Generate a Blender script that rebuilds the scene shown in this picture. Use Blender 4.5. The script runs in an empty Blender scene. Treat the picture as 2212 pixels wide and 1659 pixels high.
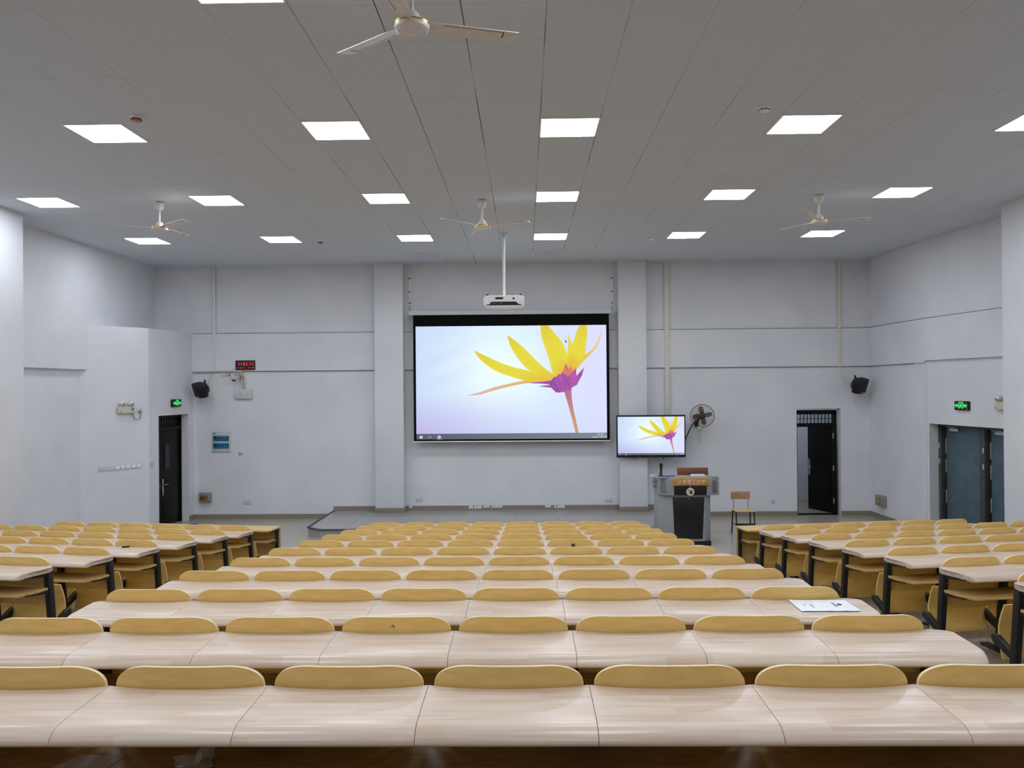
import bpy, bmesh, math, random
from mathutils import Vector, Matrix
random.seed(7)
R = math.radians
PI = math.pi
scene = bpy.context.scene
COL = scene.collection

# ------------------------------------------------------------------ camera
CAMZ, F, VU, VV, ROLL = 2.80, 1740.0, 1134.0, 837.0, 0.008
cam = bpy.data.cameras.new('camera')
cam.sensor_fit = 'HORIZONTAL'
cam.sensor_width = 36.0
cam.lens = 36.0 * F / 2212
cam.clip_start = 0.05
camo = bpy.data.objects.new('camera', cam)
COL.objects.link(camo)
camo.matrix_world = (Matrix.Translation((0, 0, CAMZ)) @ Matrix.Rotation(math.atan(28 / F), 4, 'Z')
                     @ Matrix.Rotation(R(90) + math.atan(7.7 / F), 4, 'X') @ Matrix.Rotation(-ROLL, 4, 'Z'))
scene.camera = camo


def at(u, v, y):
    """world point seen at photo pixel (u, v) at depth y"""
    u0 = u - ROLL * (v - VV)
    v0 = v + ROLL * (u - VU)
    return Vector(((u0 - VU) / F * y, y, CAMZ - (v0 - VV) / F * y))


def lin(c):
    return tuple((x / 12.92 if x <= .04045 else ((x + .055) / 1.055) ** 2.4) for x in [k / 255 for k in c])


# ------------------------------------------------------------------ materials
MATS = {}
LAMP = 25.0


def mat(name, rgb, rough=.5, metal=0., spec=.5, coat=0., emit=None, estr=0., srgb=True):
    m = bpy.data.materials.new(name)
    m.use_nodes = True
    b = m.node_tree.nodes['Principled BSDF']
    c = lin(rgb) if srgb else rgb
    b.inputs['Base Color'].default_value = (*c, 1)
    b.inputs['Roughness'].default_value = rough
    b.inputs['Metallic'].default_value = metal
    b.inputs['Specular IOR Level'].default_value = spec
    b.inputs['Coat Weight'].default_value = coat
    b.inputs['Coat Roughness'].default_value = .15
    if emit:
        b.inputs['Emission Color'].default_value = (*lin(emit), 1)
        b.inputs['Emission Strength'].default_value = estr
    MATS[name] = m
    return m


def N(m, t, **kw):
    n = m.node_tree.nodes.new(t)
    for k, v in kw.items():
        if hasattr(n, k):
            setattr(n, k, v)
        else:
            n.inputs[k].default_value = v
    return n


def L(m, a, ao, b, bi):
    m.node_tree.links.new(a.outputs[ao], b.inputs[bi])


def noisy(name, rgb1, rgb2, scale, rough=.5, stretch=(1, 1, 1), coords='Object', detail=4., bump=0., spec=.5, coat=0., rnd=False, contrast=(.35, .65)):
    """principled with a two colour noise"""
    m = mat(name, rgb1, rough, spec=spec, coat=coat)
    b = m.node_tree.nodes['Principled BSDF']
    tc = N(m, 'ShaderNodeTexCoord')
    mp = N(m, 'ShaderNodeMapping')
    mp.inputs['Scale'].default_value = stretch
    L(m, tc, coords, mp, 'Vector')
    if rnd:
        oi = N(m, 'ShaderNodeObjectInfo')
        mu = N(m, 'ShaderNodeMath', operation='MULTIPLY')
        mu.inputs[1].default_value = 57.
        L(m, oi, 'Random', mu, 0)
        L(m, mu, 0, mp, 'Location')
    nz = N(m, 'ShaderNodeTexNoise', Scale=scale, Detail=detail)
    L(m, mp, 'Vector', nz, 'Vector')
    cr = N(m, 'ShaderNodeValToRGB')
    cr.color_ramp.elements[0].position, cr.color_ramp.elements[1].position = contrast
    cr.color_ramp.elements[0].color = (*lin(rgb1), 1)
    cr.color_ramp.elements[1].color = (*lin(rgb2), 1)
    L(m, nz, 'Fac', cr, 'Fac')
    L(m, cr, 'Color', b, 'Base Color')
    if bump:
        bp = N(m, 'ShaderNodeBump', Strength=bump, Distance=.01)
        L(m, nz, 'Fac', bp, 'Height')
        L(m, bp, 'Normal', b, 'Normal')
    return m


noisy('wall_paint', (224, 226, 232), (216, 219, 226), 1.2, rough=.75, coords='Object', spec=.3)
noisy('dark_back_tone', (104, 88, 72), (88, 74, 60), 6., rough=.7, stretch=(1, 1, .2))  # invented dark finish for the unseen back wall, lowers fill light under desks
noisy('terrazzo', (180, 173, 160), (154, 148, 136), 160., rough=.22, coords='Object', detail=2., spec=.5)
noisy('podium_stone', (168, 167, 164), (150, 149, 146), 140., rough=.2, coords='Object', detail=2., spec=.5)
noisy('baseboard_stone', (150, 143, 128), (128, 122, 108), 60., rough=.3, coords='Object')
noisy('step_concrete', (150, 142, 130), (120, 112, 100), 30., rough=.45, coords='Object')
noisy('back_ply', (234, 202, 130), (224, 190, 114), 9., rough=.42, stretch=(1, 1, 5), rnd=True, detail=6., spec=.35)
noisy('shelf_ply', (204, 172, 112), (184, 150, 92), 9., rough=.45, stretch=(1, 6, 6), rnd=True, detail=6., spec=.35)
noisy('front_ply', (214, 190, 130), (200, 172, 112), 9., rough=.35, stretch=(1, 8, 8), rnd=True, detail=6.)
noisy('ply_edge', (236, 220, 180), (220, 200, 150), 40., rough=.4)
noisy('chair_wood', (196, 152, 112), (168, 124, 88), 8., rough=.45, stretch=(1, 5, 5), detail=6.)
noisy('sign_wood', (204, 156, 88), (180, 130, 66), 8., rough=.35, stretch=(1, 4, 12), detail=6.)
noisy('brown_wood', (124, 70, 46), (104, 56, 36), 10., rough=.4, stretch=(1, 4, 8), detail=5.)
noisy('lectern_steel', (152, 157, 164), (148, 153, 160), 8., rough=.45)
noisy('black_panel', (22, 25, 30), (16, 18, 22), 40., rough=.35)
noisy('black_metal', (26, 28, 30), (18, 19, 21), 30., rough=.5)
noisy('black_plastic', (16, 17, 19), (10, 11, 12), 50., rough=.5)
noisy('dark_door', (15, 12, 11), (10, 8, 8), 12., rough=.45, stretch=(6, 6, 1), spec=.2)
noisy('teal_door', (84, 104, 116), (72, 92, 104), 5., rough=.45)
noisy('frame_green', (72, 76, 76), (58, 62, 62), 12., rough=.45)
noisy('white_plastic', (246, 246, 246), (240, 240, 240), 20., rough=.4)
noisy('fan_white', (226, 220, 214), (216, 208, 204), 14., rough=.3)
noisy('pale_plastic', (206, 208, 214), (198, 200, 206), 20., rough=.45)
noisy('cream_plastic', (206, 206, 188), (196, 196, 178), 20., rough=.45)
noisy('trunk_plastic', (222, 220, 208), (214, 211, 198), 12., rough=.55)
noisy('grey_box', (150, 148, 140), (136, 134, 126), 20., rough=.45)
noisy('panel_grey', (196, 204, 206), (184, 194, 196), 20., rough=.4)
noisy('blue_pane', (38, 122, 156), (26, 98, 134), 14., rough=.2)
noisy('amber_pane', (150, 118, 66), (122, 94, 48), 14., rough=.2)
noisy('fan_brown', (110, 80, 62), (86, 58, 48), 10., rough=.35)
noisy('paper', (236, 240, 248), (228, 232, 240), 12., rough=.7)
noisy('old_paper', (210, 196, 150), (196, 182, 134), 12., rough=.7)
noisy('blue_plastic', (66, 96, 190), (54, 80, 170), 14., rough=.4)
noisy('edge_strip', (64, 60, 110), (52, 48, 92), 20., rough=.5)
noisy('detector_red', (196, 128, 116), (180, 112, 102), 20., rough=.4)
mat('chrome', (220, 222, 224), .15, metal=1.)
mat('rail_metal', (196, 198, 204), .4, metal=.6)
mat('gold_ring', (206, 160, 60), .25, metal=.9)
mat('pipe_metal', (204, 200, 186), .35, metal=.5)
mat('ink', (24, 26, 32), .6)
mat('ink_grey', (120, 124, 134), .6)
mat('emblem_white', (216, 212, 204), .4)
mat('emblem_red', (206, 70, 58), .4)
mat('emblem_yellow', (216, 186, 60), .4)
mat('emblem_blue', (110, 120, 180), .4)
mat('letter_white', (244, 240, 230), .5)
mat('led_red', (60, 6, 10), .4, emit=(255, 30, 50), estr=1.6)
mat('led_green', (10, 70, 30), .4, emit=(90, 255, 140), estr=1.1)
mat('led_green_dim', (10, 70, 30), .4, emit=(30, 165, 80), estr=.8)
mat('led_blue', (10, 10, 90), .4, emit=(40, 50, 255), estr=1.3)
mat('lamp_panel', (240, 244, 255), .5, emit=(243, 248, 255), estr=LAMP)
mat('lamp_off', (196, 202, 214), .4)
gm_ = mat('pane_glass', (235, 240, 242), .05)
gm_.node_tree.nodes['Principled BSDF'].inputs['Transmission Weight'].default_value = .95
gm_.node_tree.nodes['Principled BSDF'].inputs['IOR'].default_value = 1.08
mat('crack_dark', (70, 66, 60), .8)
mat('dust_shade_grey', (112, 110, 110), .8)  # dust line on the ledge, and shade painted under the band
mat('screen_black', (7, 8, 10), .8, spec=.15)
mat('ring_ink', (166, 84, 32), .6)
mat('shadow_gap', (12, 12, 12), .9)


def wood_top():
    m = mat('desk_wood', (214, 194, 178), .42, spec=.35, coat=.3)
    b = m.node_tree.nodes['Principled BSDF']
    b.inputs['Coat Roughness'].default_value = .2
    tc = N(m, 'ShaderNodeTexCoord')
    oi = N(m, 'ShaderNodeObjectInfo')
    mu = N(m, 'ShaderNodeMath', operation='MULTIPLY')
    mu.inputs[1].default_value = 31.
    L(m, oi, 'Random', mu, 0)
    ad = N(m, 'ShaderNodeVectorMath', operation='ADD')
    L(m, tc, 'Object', ad, 0)
    L(m, mu, 0, ad, 1)
    br = N(m, 'ShaderNodeTexBrick', offset=.37, offset_frequency=2)
    br.inputs['Scale'].default_value = 1.
    br.inputs['Brick Width'].default_value = .42
    br.inputs['Row Height'].default_value = .045
    br.inputs['Mortar Size'].default_value = 0.
    br.inputs['Bias'].default_value = 0.
    br.inputs['Color1'].default_value = (*lin((213, 199, 184)), 1)
    br.inputs['Color2'].default_value = (*lin((203, 184, 168)), 1)
    br.inputs['Mortar'].default_value = (*lin((203, 184, 168)), 1)
    L(m, ad, 0, br, 'Vector')
    mp = N(m, 'ShaderNodeMapping')
    mp.inputs['Scale'].default_value = (2.2, 45, 45)
    L(m, ad, 0, mp, 'Vector')
    nz = N(m, 'ShaderNodeTexNoise', Scale=1.6, Detail=6.)
    L(m, mp, 'Vector', nz, 'Vector')
    cr = N(m, 'ShaderNodeValToRGB')
    cr.color_ramp.elements[0].position, cr.color_ramp.elements[1].position = .3, .7
    cr.color_ramp.elements[0].color = (.86, .80, .76, 1)
    cr.color_ramp.elements[1].color = (1.02, 1.02, 1.03, 1)
    L(m, nz, 'Fac', cr, 'Fac')
    mx = N(m, 'ShaderNodeMix', data_type='RGBA', blend_type='MULTIPLY')
    mx.inputs[0].default_value = 1.
    L(m, br, 'Color', mx, 6)
    L(m, cr, 'Color', mx, 7)
    L(m, mx, 2, b, 'Base Color')


wood_top()

GX0, GY0, TILE = .173, 8.0, .60


def ceiling_mat():
    m = mat('ceiling_tile', (176, 172, 166), .85, spec=.2)
    b = m.node_tree.nodes['Principled BSDF']
    tc = N(m, 'ShaderNodeTexCoord')
    sp = N(m, 'ShaderNodeSeparateXYZ')
    L(m, tc, 'Object', sp, 0)
    nz = N(m, 'ShaderNodeTexNoise', Scale=.55, Detail=3.)
    L(m, tc, 'Object', nz, 'Vector')

    def line(axis, origin, width, amt):
        a = N(m, 'ShaderNodeMath', operation='SUBTRACT')
        a.inputs[1].default_value = origin - 60 * TILE
        L(m, sp, axis, a, 0)
        f = N(m, 'ShaderNodeMath', operation='MODULO')
        f.inputs[1].default_value = TILE
        L(m, a, 0, f, 0)
        h = N(m, 'ShaderNodeMath', operation='PINGPONG')
        h.inputs[1].default_value = TILE / 2
        L(m, f, 0, h, 0)
        lt = N(m, 'ShaderNodeMath', operation='LESS_THAN')
        lt.inputs[1].default_value = width / 2
        L(m, h, 0, lt, 0)
        rp = N(m, 'ShaderNodeMapRange')
        rp.inputs['From Min'].default_value = .42
        rp.inputs['From Max'].default_value = .62
        rp.inputs['To Min'].default_value = amt * .25
        rp.inputs['To Max'].default_value = amt
        L(m, nz, 'Fac', rp, 'Value')
        mu = N(m, 'ShaderNodeMath', operation='MULTIPLY')
        L(m, lt, 0, mu, 0)
        L(m, rp, 0, mu, 1)
        if axis == 'X':
            ab = N(m, 'ShaderNodeMath', operation='ABSOLUTE')
            o2 = N(m, 'ShaderNodeMath', operation='ADD')
            o2.inputs[1].default_value = .3
            L(m, sp, 'X', o2, 0)
            L(m, o2, 0, ab, 0)
            r2 = N(m, 'ShaderNodeMapRange')
            r2.inputs['From Min'].default_value = 1.0
            r2.inputs['From Max'].default_value = 2.6
            r2.inputs['To Min'].default_value = 1.0
            r2.inputs['To Max'].default_value = .38
            L(m, ab, 0, r2, 'Value')
            m2 = N(m, 'ShaderNodeMath', operation='MULTIPLY')
            L(m, mu, 0, m2, 0)
            L(m, r2, 0, m2, 1)
            return m2
        return mu
    lx = line('X', GX0, .010, .80)
    ly = line('Y', GY0, .007, .30)
    mxx = N(m, 'ShaderNodeMath', operation='MAXIMUM')
    L(m, lx, 0, mxx, 0)
    L(m, ly, 0, mxx, 1)
    n2 = N(m, 'ShaderNodeTexNoise', Scale=90., Detail=2.)
    L(m, tc, 'Object', n2, 'Vector')
    cr = N(m, 'ShaderNodeValToRGB')
    cr.color_ramp.elements[0].position, cr.color_ramp.elements[1].position = .3, .7
    cr.color_ramp.elements[0].color = (*lin((204, 209, 217)), 1)
    cr.color_ramp.elements[1].color = (*lin((216, 221, 229)), 1)
    L(m, n2, 'Fac', cr, 'Fac')
    mx = N(m, 'ShaderNodeMix', data_type='RGBA')
    L(m, mxx, 0, mx, 0)
    L(m, cr, 'Color', mx, 6)
    mx.inputs[7].default_value = (*lin((58, 56, 54)), 1)
    L(m, mx, 2, b, 'Base Color')


ceiling_mat()


def screen_mat():
    m = bpy.data.materials.new('screen_image')
    m.use_nodes = True
    nt = m.node_tree
    b = nt.nodes['Principled BSDF']
    b.inputs['Base Color'].default_value = (.02, .02, .02, 1)
    b.inputs['Roughness'].default_value = .6
    a = nt.nodes.new('ShaderNodeAttribute')
    a.attribute_name = 'Col'
    nt.links.new(a.outputs['Color'], b.inputs['Emission Color'])
    b.inputs['Emission Strength'].default_value = 1.
    MATS['screen_image'] = m


screen_mat()


# ------------------------------------------------------------------ mesh kit
class M:
    def __init__(self):
        self.v, self.f, self.mi = [], [], []

    def add(self, vs, fs, mi=0):
        o = len(self.v)
        self.v += [tuple(p) for p in vs]
        for f in fs:
            self.f.append(tuple(o + i for i in f))
            self.mi.append(mi)
        return self

    def box(self, x0, x1, y0, y1, z0, z1, mi=0, mtx=None):
        vs = [(x0, y0, z0), (x1, y0, z0), (x1, y1, z0), (x0, y1, z0), (x0, y0, z1), (x1, y0, z1), (x1, y1, z1), (x0, y1, z1)]
        if mtx:
            vs = [mtx @ Vector(p) for p in vs]
        return self.add(vs, [(3, 2, 1, 0), (4, 5, 6, 7), (0, 1, 5, 4), (1, 2, 6, 5), (2, 3, 7, 6), (3, 0, 4, 7)], mi)

    def cbox(self, c, s, mi=0, mtx=None):
        return self.box(c[0] - s[0] / 2, c[0] + s[0] / 2, c[1] - s[1] / 2, c[1] + s[1] / 2, c[2] - s[2] / 2, c[2] + s[2] / 2, mi, mtx)

    def prism(self, poly, lo, hi, axis='z', mi=0, mtx=None):
        """poly: ccw 2d list; axis z: (x,y); axis y: (x,z); axis x: (y,z)"""
        def p3(p, t):
            return {'z': (p[0], p[1], t), 'y': (p[0], t, p[1]), 'x': (t, p[0], p[1])}[axis]
        n = len(poly)
        vs = [p3(p, lo) for p in poly] + [p3(p, hi) for p in poly]
        if mtx:
            vs = [mtx @ Vector(p) for p in vs]
        fs = [tuple(range(n - 1, -1, -1)), tuple(range(n, 2 * n))] + [(i, (i + 1) % n, n + (i + 1) % n, n + i) for i in range(n)]
        return self.add(vs, fs, mi)

    def lathe(self, prof, n=24, c=(0, 0, 0), axis='z', mi=0, mtx=None):
        """prof: list of (r, t)"""
        vs, fs = [], []
        for r, t in prof:
            for k in range(n):
                a = 2 * PI * k / n
                p = {'z': (r * math.cos(a), r * math.sin(a), t), 'y': (r * math.cos(a), t, r * math.sin(a)), 'x': (t, r * math.cos(a), r * math.sin(a))}[axis]
                p = Vector(p) + Vector(c)
                vs.append(mtx @ p if mtx else p)
        m = len(prof)
        for i in range(m - 1):
            for k in range(n):
                fs.append((i * n + k, i * n + (k + 1) % n, (i + 1) * n + (k + 1) % n, (i + 1) * n + k))
        if prof[0][0] > 1e-6:
            fs.append(tuple(range(n - 1, -1, -1)))
        if prof[-1][0] > 1e-6:
            fs.append(tuple((m - 1) * n + k for k in range(n)))
        return self.add(vs, fs, mi)

    def tube(self, pts, r, n=8, mi=0, closed=False):
        pts = [Vector(p) for p in pts]
        vs, fs = [], []
        m = len(pts)
        up = None
        for i, p in enumerate(pts):
            a = pts[(i - 1) % m] if (closed or i > 0) else p
            b = pts[(i + 1) % m] if (closed or i < m - 1) else p
            d = (b - a).normalized()
            if up is None:
                up = Vector((0, 0, 1)) if abs(d.z) < .9 else Vector((1, 0, 0))
            s = d.cross(up).normalized()
            up = s.cross(d).normalized()
            for k in range(n):
                t = 2 * PI * k / n
                vs.append(p + (s * math.cos(t) + up * math.sin(t)) * r)
        rng = m if closed else m - 1
        for i in range(rng):
            j = (i + 1) % m
            for k in range(n):
                fs.append((i * n + k, i * n + (k + 1) % n, j * n + (k + 1) % n, j * n + k))
        if not closed:
            fs.append(tuple(range(n - 1, -1, -1)))
            fs.append(tuple((m - 1) * n + k for k in range(n)))
        return self.add(vs, fs, mi)

    def mesh(self, name, mats, bevel=0., seg=2, smooth=True, ang=35):
        me = bpy.data.meshes.new(name)
        bm = bmesh.new()
        bv = [bm.verts.new(p) for p in self.v]
        for f, mi in zip(self.f, self.mi):
            if len(set(f)) < 3:
                continue
            try:
                bf = bm.faces.new([bv[i] for i in f])
                bf.material_index = mi
            except ValueError:
                pass
        bmesh.ops.remove_doubles(bm, verts=bm.verts, dist=1e-6)
        bmesh.ops.recalc_face_normals(bm, faces=bm.faces)
        if bevel:
            ed = [e for e in bm.edges if len(e.link_faces) == 2 and e.calc_face_angle(0) > R(40)]
            bmesh.ops.bevel(bm, geom=ed, offset=bevel, segments=seg, profile=.5, affect='EDGES', clamp_overlap=True)
        bm.to_mesh(me)
        bm.free()
        for k in mats if isinstance(mats, (list, tuple)) else [mats]:
            me.materials.append(MATS[k])
        if smooth:
            for p in me.polygons:
                p.use_smooth = True
            me.set_sharp_from_angle(angle=R(ang))
        return me


def link(name, me, parent=None, loc=(0, 0, 0), rot=(0, 0, 0)):
    o = bpy.data.objects.new(name, me)
    COL.objects.link(o)
    o.location = loc
    o.rotation_euler = rot
    if parent:
        o.parent = parent
    return o


def obj(name, m, mats, parent=None, loc=(0, 0, 0), rot=(0, 0, 0), **kw):
    return link(name, m.mesh(name, mats, **kw), parent, loc, rot)


def tag(o, label, cat, group=None):
    o['label'] = label
    o['category'] = cat
    if group:
        o['group'] = group
    return o


def thing(name, label, cat, loc=(0, 0, 0), rot=(0, 0, 0), group=None):
    return tag(link(name, None, None, loc, rot), label, cat, group)


def struct(name, m, mats, parent=None, **kw):
    o = obj(name, m, mats, parent, **kw)
    if not parent:
        o['kind'] = 'structure'
    return o


def dup(root, loc, rot=(0, 0, 0), label=None, group=None):
    r = root.copy()
    COL.objects.link(r)
    r.location = loc
    r.rotation_euler = rot
    if label:
        r['label'] = label
    if group:
        r['group'] = group
    for ch in list(root.children):
        c = ch.copy()
        COL.objects.link(c)
        c.parent = r
        for g in list(ch.children):
            d = g.copy()
            COL.objects.link(d)
            d.parent = c
    return r


def text_mesh(body, size, shear=0., extrude=.0006, bold=0., space=1.):
    cu = bpy.data.curves.new('lettering', 'FONT')
    cu.body = body
    cu.size = size
    cu.shear = shear
    cu.extrude = extrude
    cu.offset = bold
    cu.space_character = space
    cu.resolution_u = 3
    cu.align_x = 'CENTER'
    cu.align_y = 'CENTER'
    ob = bpy.data.objects.new('lettering', cu)
    COL.objects.link(ob)
    dg = bpy.context.evaluated_depsgraph_get()
    me = bpy.data.meshes.new_from_object(ob.evaluated_get(dg))
    bpy.data.objects.remove(ob)
    bpy.data.curves.remove(cu)
    return me


def lettering(name, body, size, m, parent, loc, rot, **kw):
    me = text_mesh(body, size, **kw)
    me.materials.clear()
    me.materials.append(MATS[m])
    return link(name, me, parent, loc, rot)


# ------------------------------------------------------------------ room shell
CEIL = 5.48
YW = 17.40            # front wall
BAND0, BAND1 = 3.205, 4.015
STAGE = .16
NR = 12


def level(n):
    return max(0., 1.2055 - .1091 * n) if n < 11 else 0.


PITCH, SPACE = .50, .922


def yfar(n):
    return 2.513 + SPACE * n


TAN = math.tan(R(8.93))


def edge_line(n):
    y = yfar(n) + .34
    return [(-8.0, y + .04 + TAN * (8.0 - 3.69)), (-3.45, y + .0), (-3.05, y), (2.44, y), (2.83, y - .17), (7.6, y - .13 + TAN * (7.6 - 3.07))]


fl = M()
fl.box(-9, 9, -2.4, YW + .1, -.25, 0., 0)
for n in range(-3, 11):
    e = edge_line(n)
    yb = -2.3
    poly = [(-8.0, yb), (7.6, yb)] + e[::-1]
    fl.prism(poly, -.02, level(n), 'z', 1 if n < 11 else 0)
struct('floor', fl, ['terrazzo', 'step_concrete'], smooth=False)

ce = M()
ce.box(-9, 9, -2.4, YW + .3, CEIL, CEIL + .15)
struct('ceiling', ce, ['ceiling_tile'], smooth=False)


def seg(A, B):
    A, B = Vector((A[0], A[1], 0)), Vector((B[0], B[1], 0))
    d = (B - A).normalized()
    n = Vector((d.y, -d.x, 0))
    return Matrix(((d.x, n.x, 0, A.x), (d.y, n.y, 0, A.y), (0, 0, 1, 0), (0, 0, 0, 1))), (B - A).length


# front wall with an opening for the right hand door
DR0, DR1, DRZ = at(1718, 1000, YW).x, at(1812, 1000, YW).x, 2.30
wf = M()
T = .24
wf.box(-8.4, DR0, YW, YW + T, 0, CEIL)
wf.box(DR1, 8.4, YW, YW + T, 0, CEIL)
wf.box(DR0, DR1, YW, YW + T, DRZ, CEIL)
wf.box(-7.3, 7.45, YW - .035, YW + .01, BAND0, BAND1)
struct('wall_front', wf, ['wall_paint'], smooth=False)

tr = M()
tr.box(-7.2, 7.37, YW - .033, YW + .002, BAND1 - .001, BAND1 + .012)
tr.box(-7.2, 7.37, YW - .034, YW + .002, BAND0 - .010, BAND0 + .001)  # lower strip is the band's shadow, laid on in grey
struct('band_dust_shade_1', tr, ['dust_shade_grey'], smooth=False)
pl0, pl1 = at(809, 900, 17.12), at(871, 900, 17.12)
pr0, pr1 = at(1337, 900, 17.12), at(1397, 900, 17.12)
for nm, (a, b) in (('pillar', (pl0, pl1)), ('pillar.001', (pr0, pr1))):
    p = M()
    p.box(a.x, b.x, 17.12, YW + .05, STAGE, CEIL)
    o = struct('pillar', p, ['wall_paint'], bevel=.006)
    q = M()
    q.box(a.x - .012, b.x + .012, 17.10, YW + .02, STAGE, STAGE + .10)
    obj('pillar_base', q, ['baseboard_stone'], o, bevel=.003)

# left wall
XL = -7.56
wl = M()
wl.box(XL - .8, XL, -2.4, 12.03, 0, CEIL)
wl.box(-8.5, -8.03, 12.03, YW + .2, 3.19, CEIL)
wl.box(-8.5, -8.11, 12.03, 14.8, 0, 3.19)
DA, DB = (-7.34, 15.6), (-7.21, YW)
mD, lD = seg(DA, DB)                      # local x along the wall, local y = towards the room


def wd(s, off=0.):
    p = mD @ Vector((s, off, 0))
    return (p.x, p.y)


D0, D1, DZ = .36, 1.58, 2.29
BOXT = BAND1
wl.prism([(-8.45, 14.55), (-8.112, 14.548), DA, wd(D0), (-8.45, wd(D0)[1])], 0, BOXT)
wl.prism([(-8.45, wd(D0)[1] - .001), wd(D0), wd(D1), (-8.45, wd(D1)[1])], DZ, BOXT)
wl.prism([(-8.45, wd(D1)[1] - .001), wd(D1), (DB[0], YW + .02), (-8.45, YW + .02)], 0, BOXT)
wl.prism([(-8.45, wd(D0)[1] - .001), wd(D0, -.40), wd(D1, -.40), (-8.45, wd(D1)[1])], 0, DZ)
struct('wall_left', wl, ['wall_paint'], smooth=False)

# right wall
XR = 7.16
RA, RB, RC = (7.38, YW), (7.43, 15.05), (7.80, 12.15)
mR1, lR1 = seg(RA, RB)                    # runs towards the camera; local +y points into the room (-x)
mR2, lR2 = seg(RB, RC)
wr = M()
wr.box(XR, XR + 1.2, -2.4, 12.18, 0, CEIL)
sgn = 1 if (mR1 @ Vector((0, 1, 0)) - mR1 @ Vector((0, 0, 0))).x < 0 else -1


def rw(m, s0, s1, o0, o1, z0, z1, M_, mi=0):
    """box on a right-wall segment, offsets positive into the room"""
    a, b = sorted((o0 * sgn, o1 * sgn))
    M_.box(s0, s1, a, b, z0, z1, mi, m)


rw(mR1, -.1, lR1, -.5, 0, 0, CEIL, wr)
rw(mR1, 0, lR1, 0, .03, BAND0, BAND1, wr)
G0, G1, GZ = .05, 2.35, 2.075
rw(mR2, 0, lR2, -.5, 0, 3.24, CEIL, wr)
rw(mR2, 0, lR2, 0, .03, 3.24, BAND1, wr)
rw(mR2, 0, G0, -.5, -.02, 0, 3.24, wr)
rw(mR2, G1, lR2, -.5, -.02, 0, 3.24, wr)
rw(mR2, G0, G1, -.5, -.02, GZ, 3.24, wr)
tr = M()
rw(mR1, 0, lR1, 0, .028, BAND1 - .001, BAND1 + .012, tr)
rw(mR2, 0, lR2, 0, .028, BAND1 - .001, BAND1 + .012, tr)
rw(mR1, 0, lR1 - .45, 0, .029, BAND0 - .010, BAND0 + .001, tr)  # painted shadow line below the band
struct('band_dust_shade_2', tr, ['dust_shade_grey'], smooth=False)
struct('wall_right', wr, ['wall_paint'], smooth=False)

wb = M()
wb.box(-9, 9, -2.5, -2.2, 0, CEIL)
struct('wall_back', wb, ['dark_back_tone'], smooth=False)  # out of view; finish made dark to keep bounce light off the shelves

# stage platform
SX0, SX1, SY = at(720, 1100, YW).x, 3.45, 15.10
cx = .28
sp = M()
poly = [(SX0, YW + .02), (SX0, SY + .24), (SX0 + cx, SY), (SX1 - cx, SY), (SX1, SY + .24), (SX1, YW + .02)]
sp.prism(poly, 0, STAGE - .004)
sp.prism([(SX0, YW + .02), (SX0, SY + .24), (SX0 + cx, SY), (SX1 - cx, SY), (SX1, SY + .24), (SX1, YW + .02)], STAGE - .004, STAGE, mi=0)
st = struct('stage_platform', sp, ['podium_stone'], smooth=False)
es = M()
path = [(SX0, YW), (SX0, SY + .24), (SX0 + cx, SY), (SX1 - cx, SY), (SX1, SY + .24), (SX1, YW)]
for a, b in zip(path[:-1], path[1:]):
    mm, ll = seg(a, b)
    es.box(-.004, ll + .004, -.028, .004, STAGE - .012, STAGE + .003, 0, mm)
    es.box(-.004, ll + .004, -.004, .028, STAGE - .012, STAGE + .003, 0, mm)
obj('edge_strip', es, ['edge_strip'], st, smooth=False)
tl = M()
for x in (-3.4, -2.6, -1.8, -1.0, -.2, .6, 1.4, 2.2, 3.0):
    tl.box(x - .002, x + .002, SY + .05, YW, STAGE, STAGE + .0008)
for y in (15.9, 16.7):
    tl.box(SX0 + .1, SX1 - .1, y - .002, y + .002, STAGE, STAGE + .0008)
obj('tile_joint', tl, ['crack_dark'], st, smooth=False)

# baseboards
bb = M()
bb.box(-7.22, SX0, YW - .012, YW + .01, 0, .10)
bb.box(SX0 - .01, SX0 + .002, YW - .013, YW + .01, 0, STAGE + .10)
bb.box(SX0, pl0.x, YW - .012, YW + .01, STAGE, STAGE + .10)
bb.box(pl1.x, pr0.x, YW - .012, YW + .01, STAGE, STAGE + .10)
bb.box(pr1.x, SX1, YW - .012, YW + .01, STAGE, STAGE + .10)
bb.box(SX1, DR0, YW - .012, YW + .01, 0, .10)
bb.box(DR1, 7.37, YW - .012, YW + .01, 0, .10)
bf = struct('baseboard_front', bb, ['baseboard_stone'], smooth=False)
pt = M()
rr = random.Random(3)
for u0, u1, k in ((1012, 1022, 0), (1024, 1029, 0), (1030, 1040, 0), (1043, 1058, 1), (1061, 1063, 0), (1064, 1085, 1), (1177, 1190, 1), (1197, 1201, 0), (1203, 1219, 0), (883, 890, 1)):
    a, b = at(u0, 1092, YW), at(u1, 1092, YW)
    w = b.x - a.x
    zb = STAGE + .03 + (0 if k == 0 else .02)
    poly = [(a.x, zb + .01 * rr.random()), (a.x + w * .5, zb + .012 * rr.random()), (b.x, zb + .008 * rr.random()), (b.x + .01 * rr.random(), STAGE + .096), (a.x + w * .4, STAGE + .098), (a.x + .01, STAGE + .09)]
    pt.prism(poly, YW - .0145, YW - .008, 'y')
obj('plaster_patch', pt, ['wall_paint'], bf, smooth=False)
bl = M()
bl.box(0, D0 - .01, 0, .012, 0, .10, 0, mD)
bl.box(D1 + .01, lD, 0, .012, 0, .10, 0, mD)
struct('baseboard_left', bl, ['baseboard_stone'], smooth=False)
br_ = M()
rw(mR1, .0, lR1, 0, .012, 0, .10, br_)
struct('baseboard_right', br_, ['baseboard_stone'], smooth=False)

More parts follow.
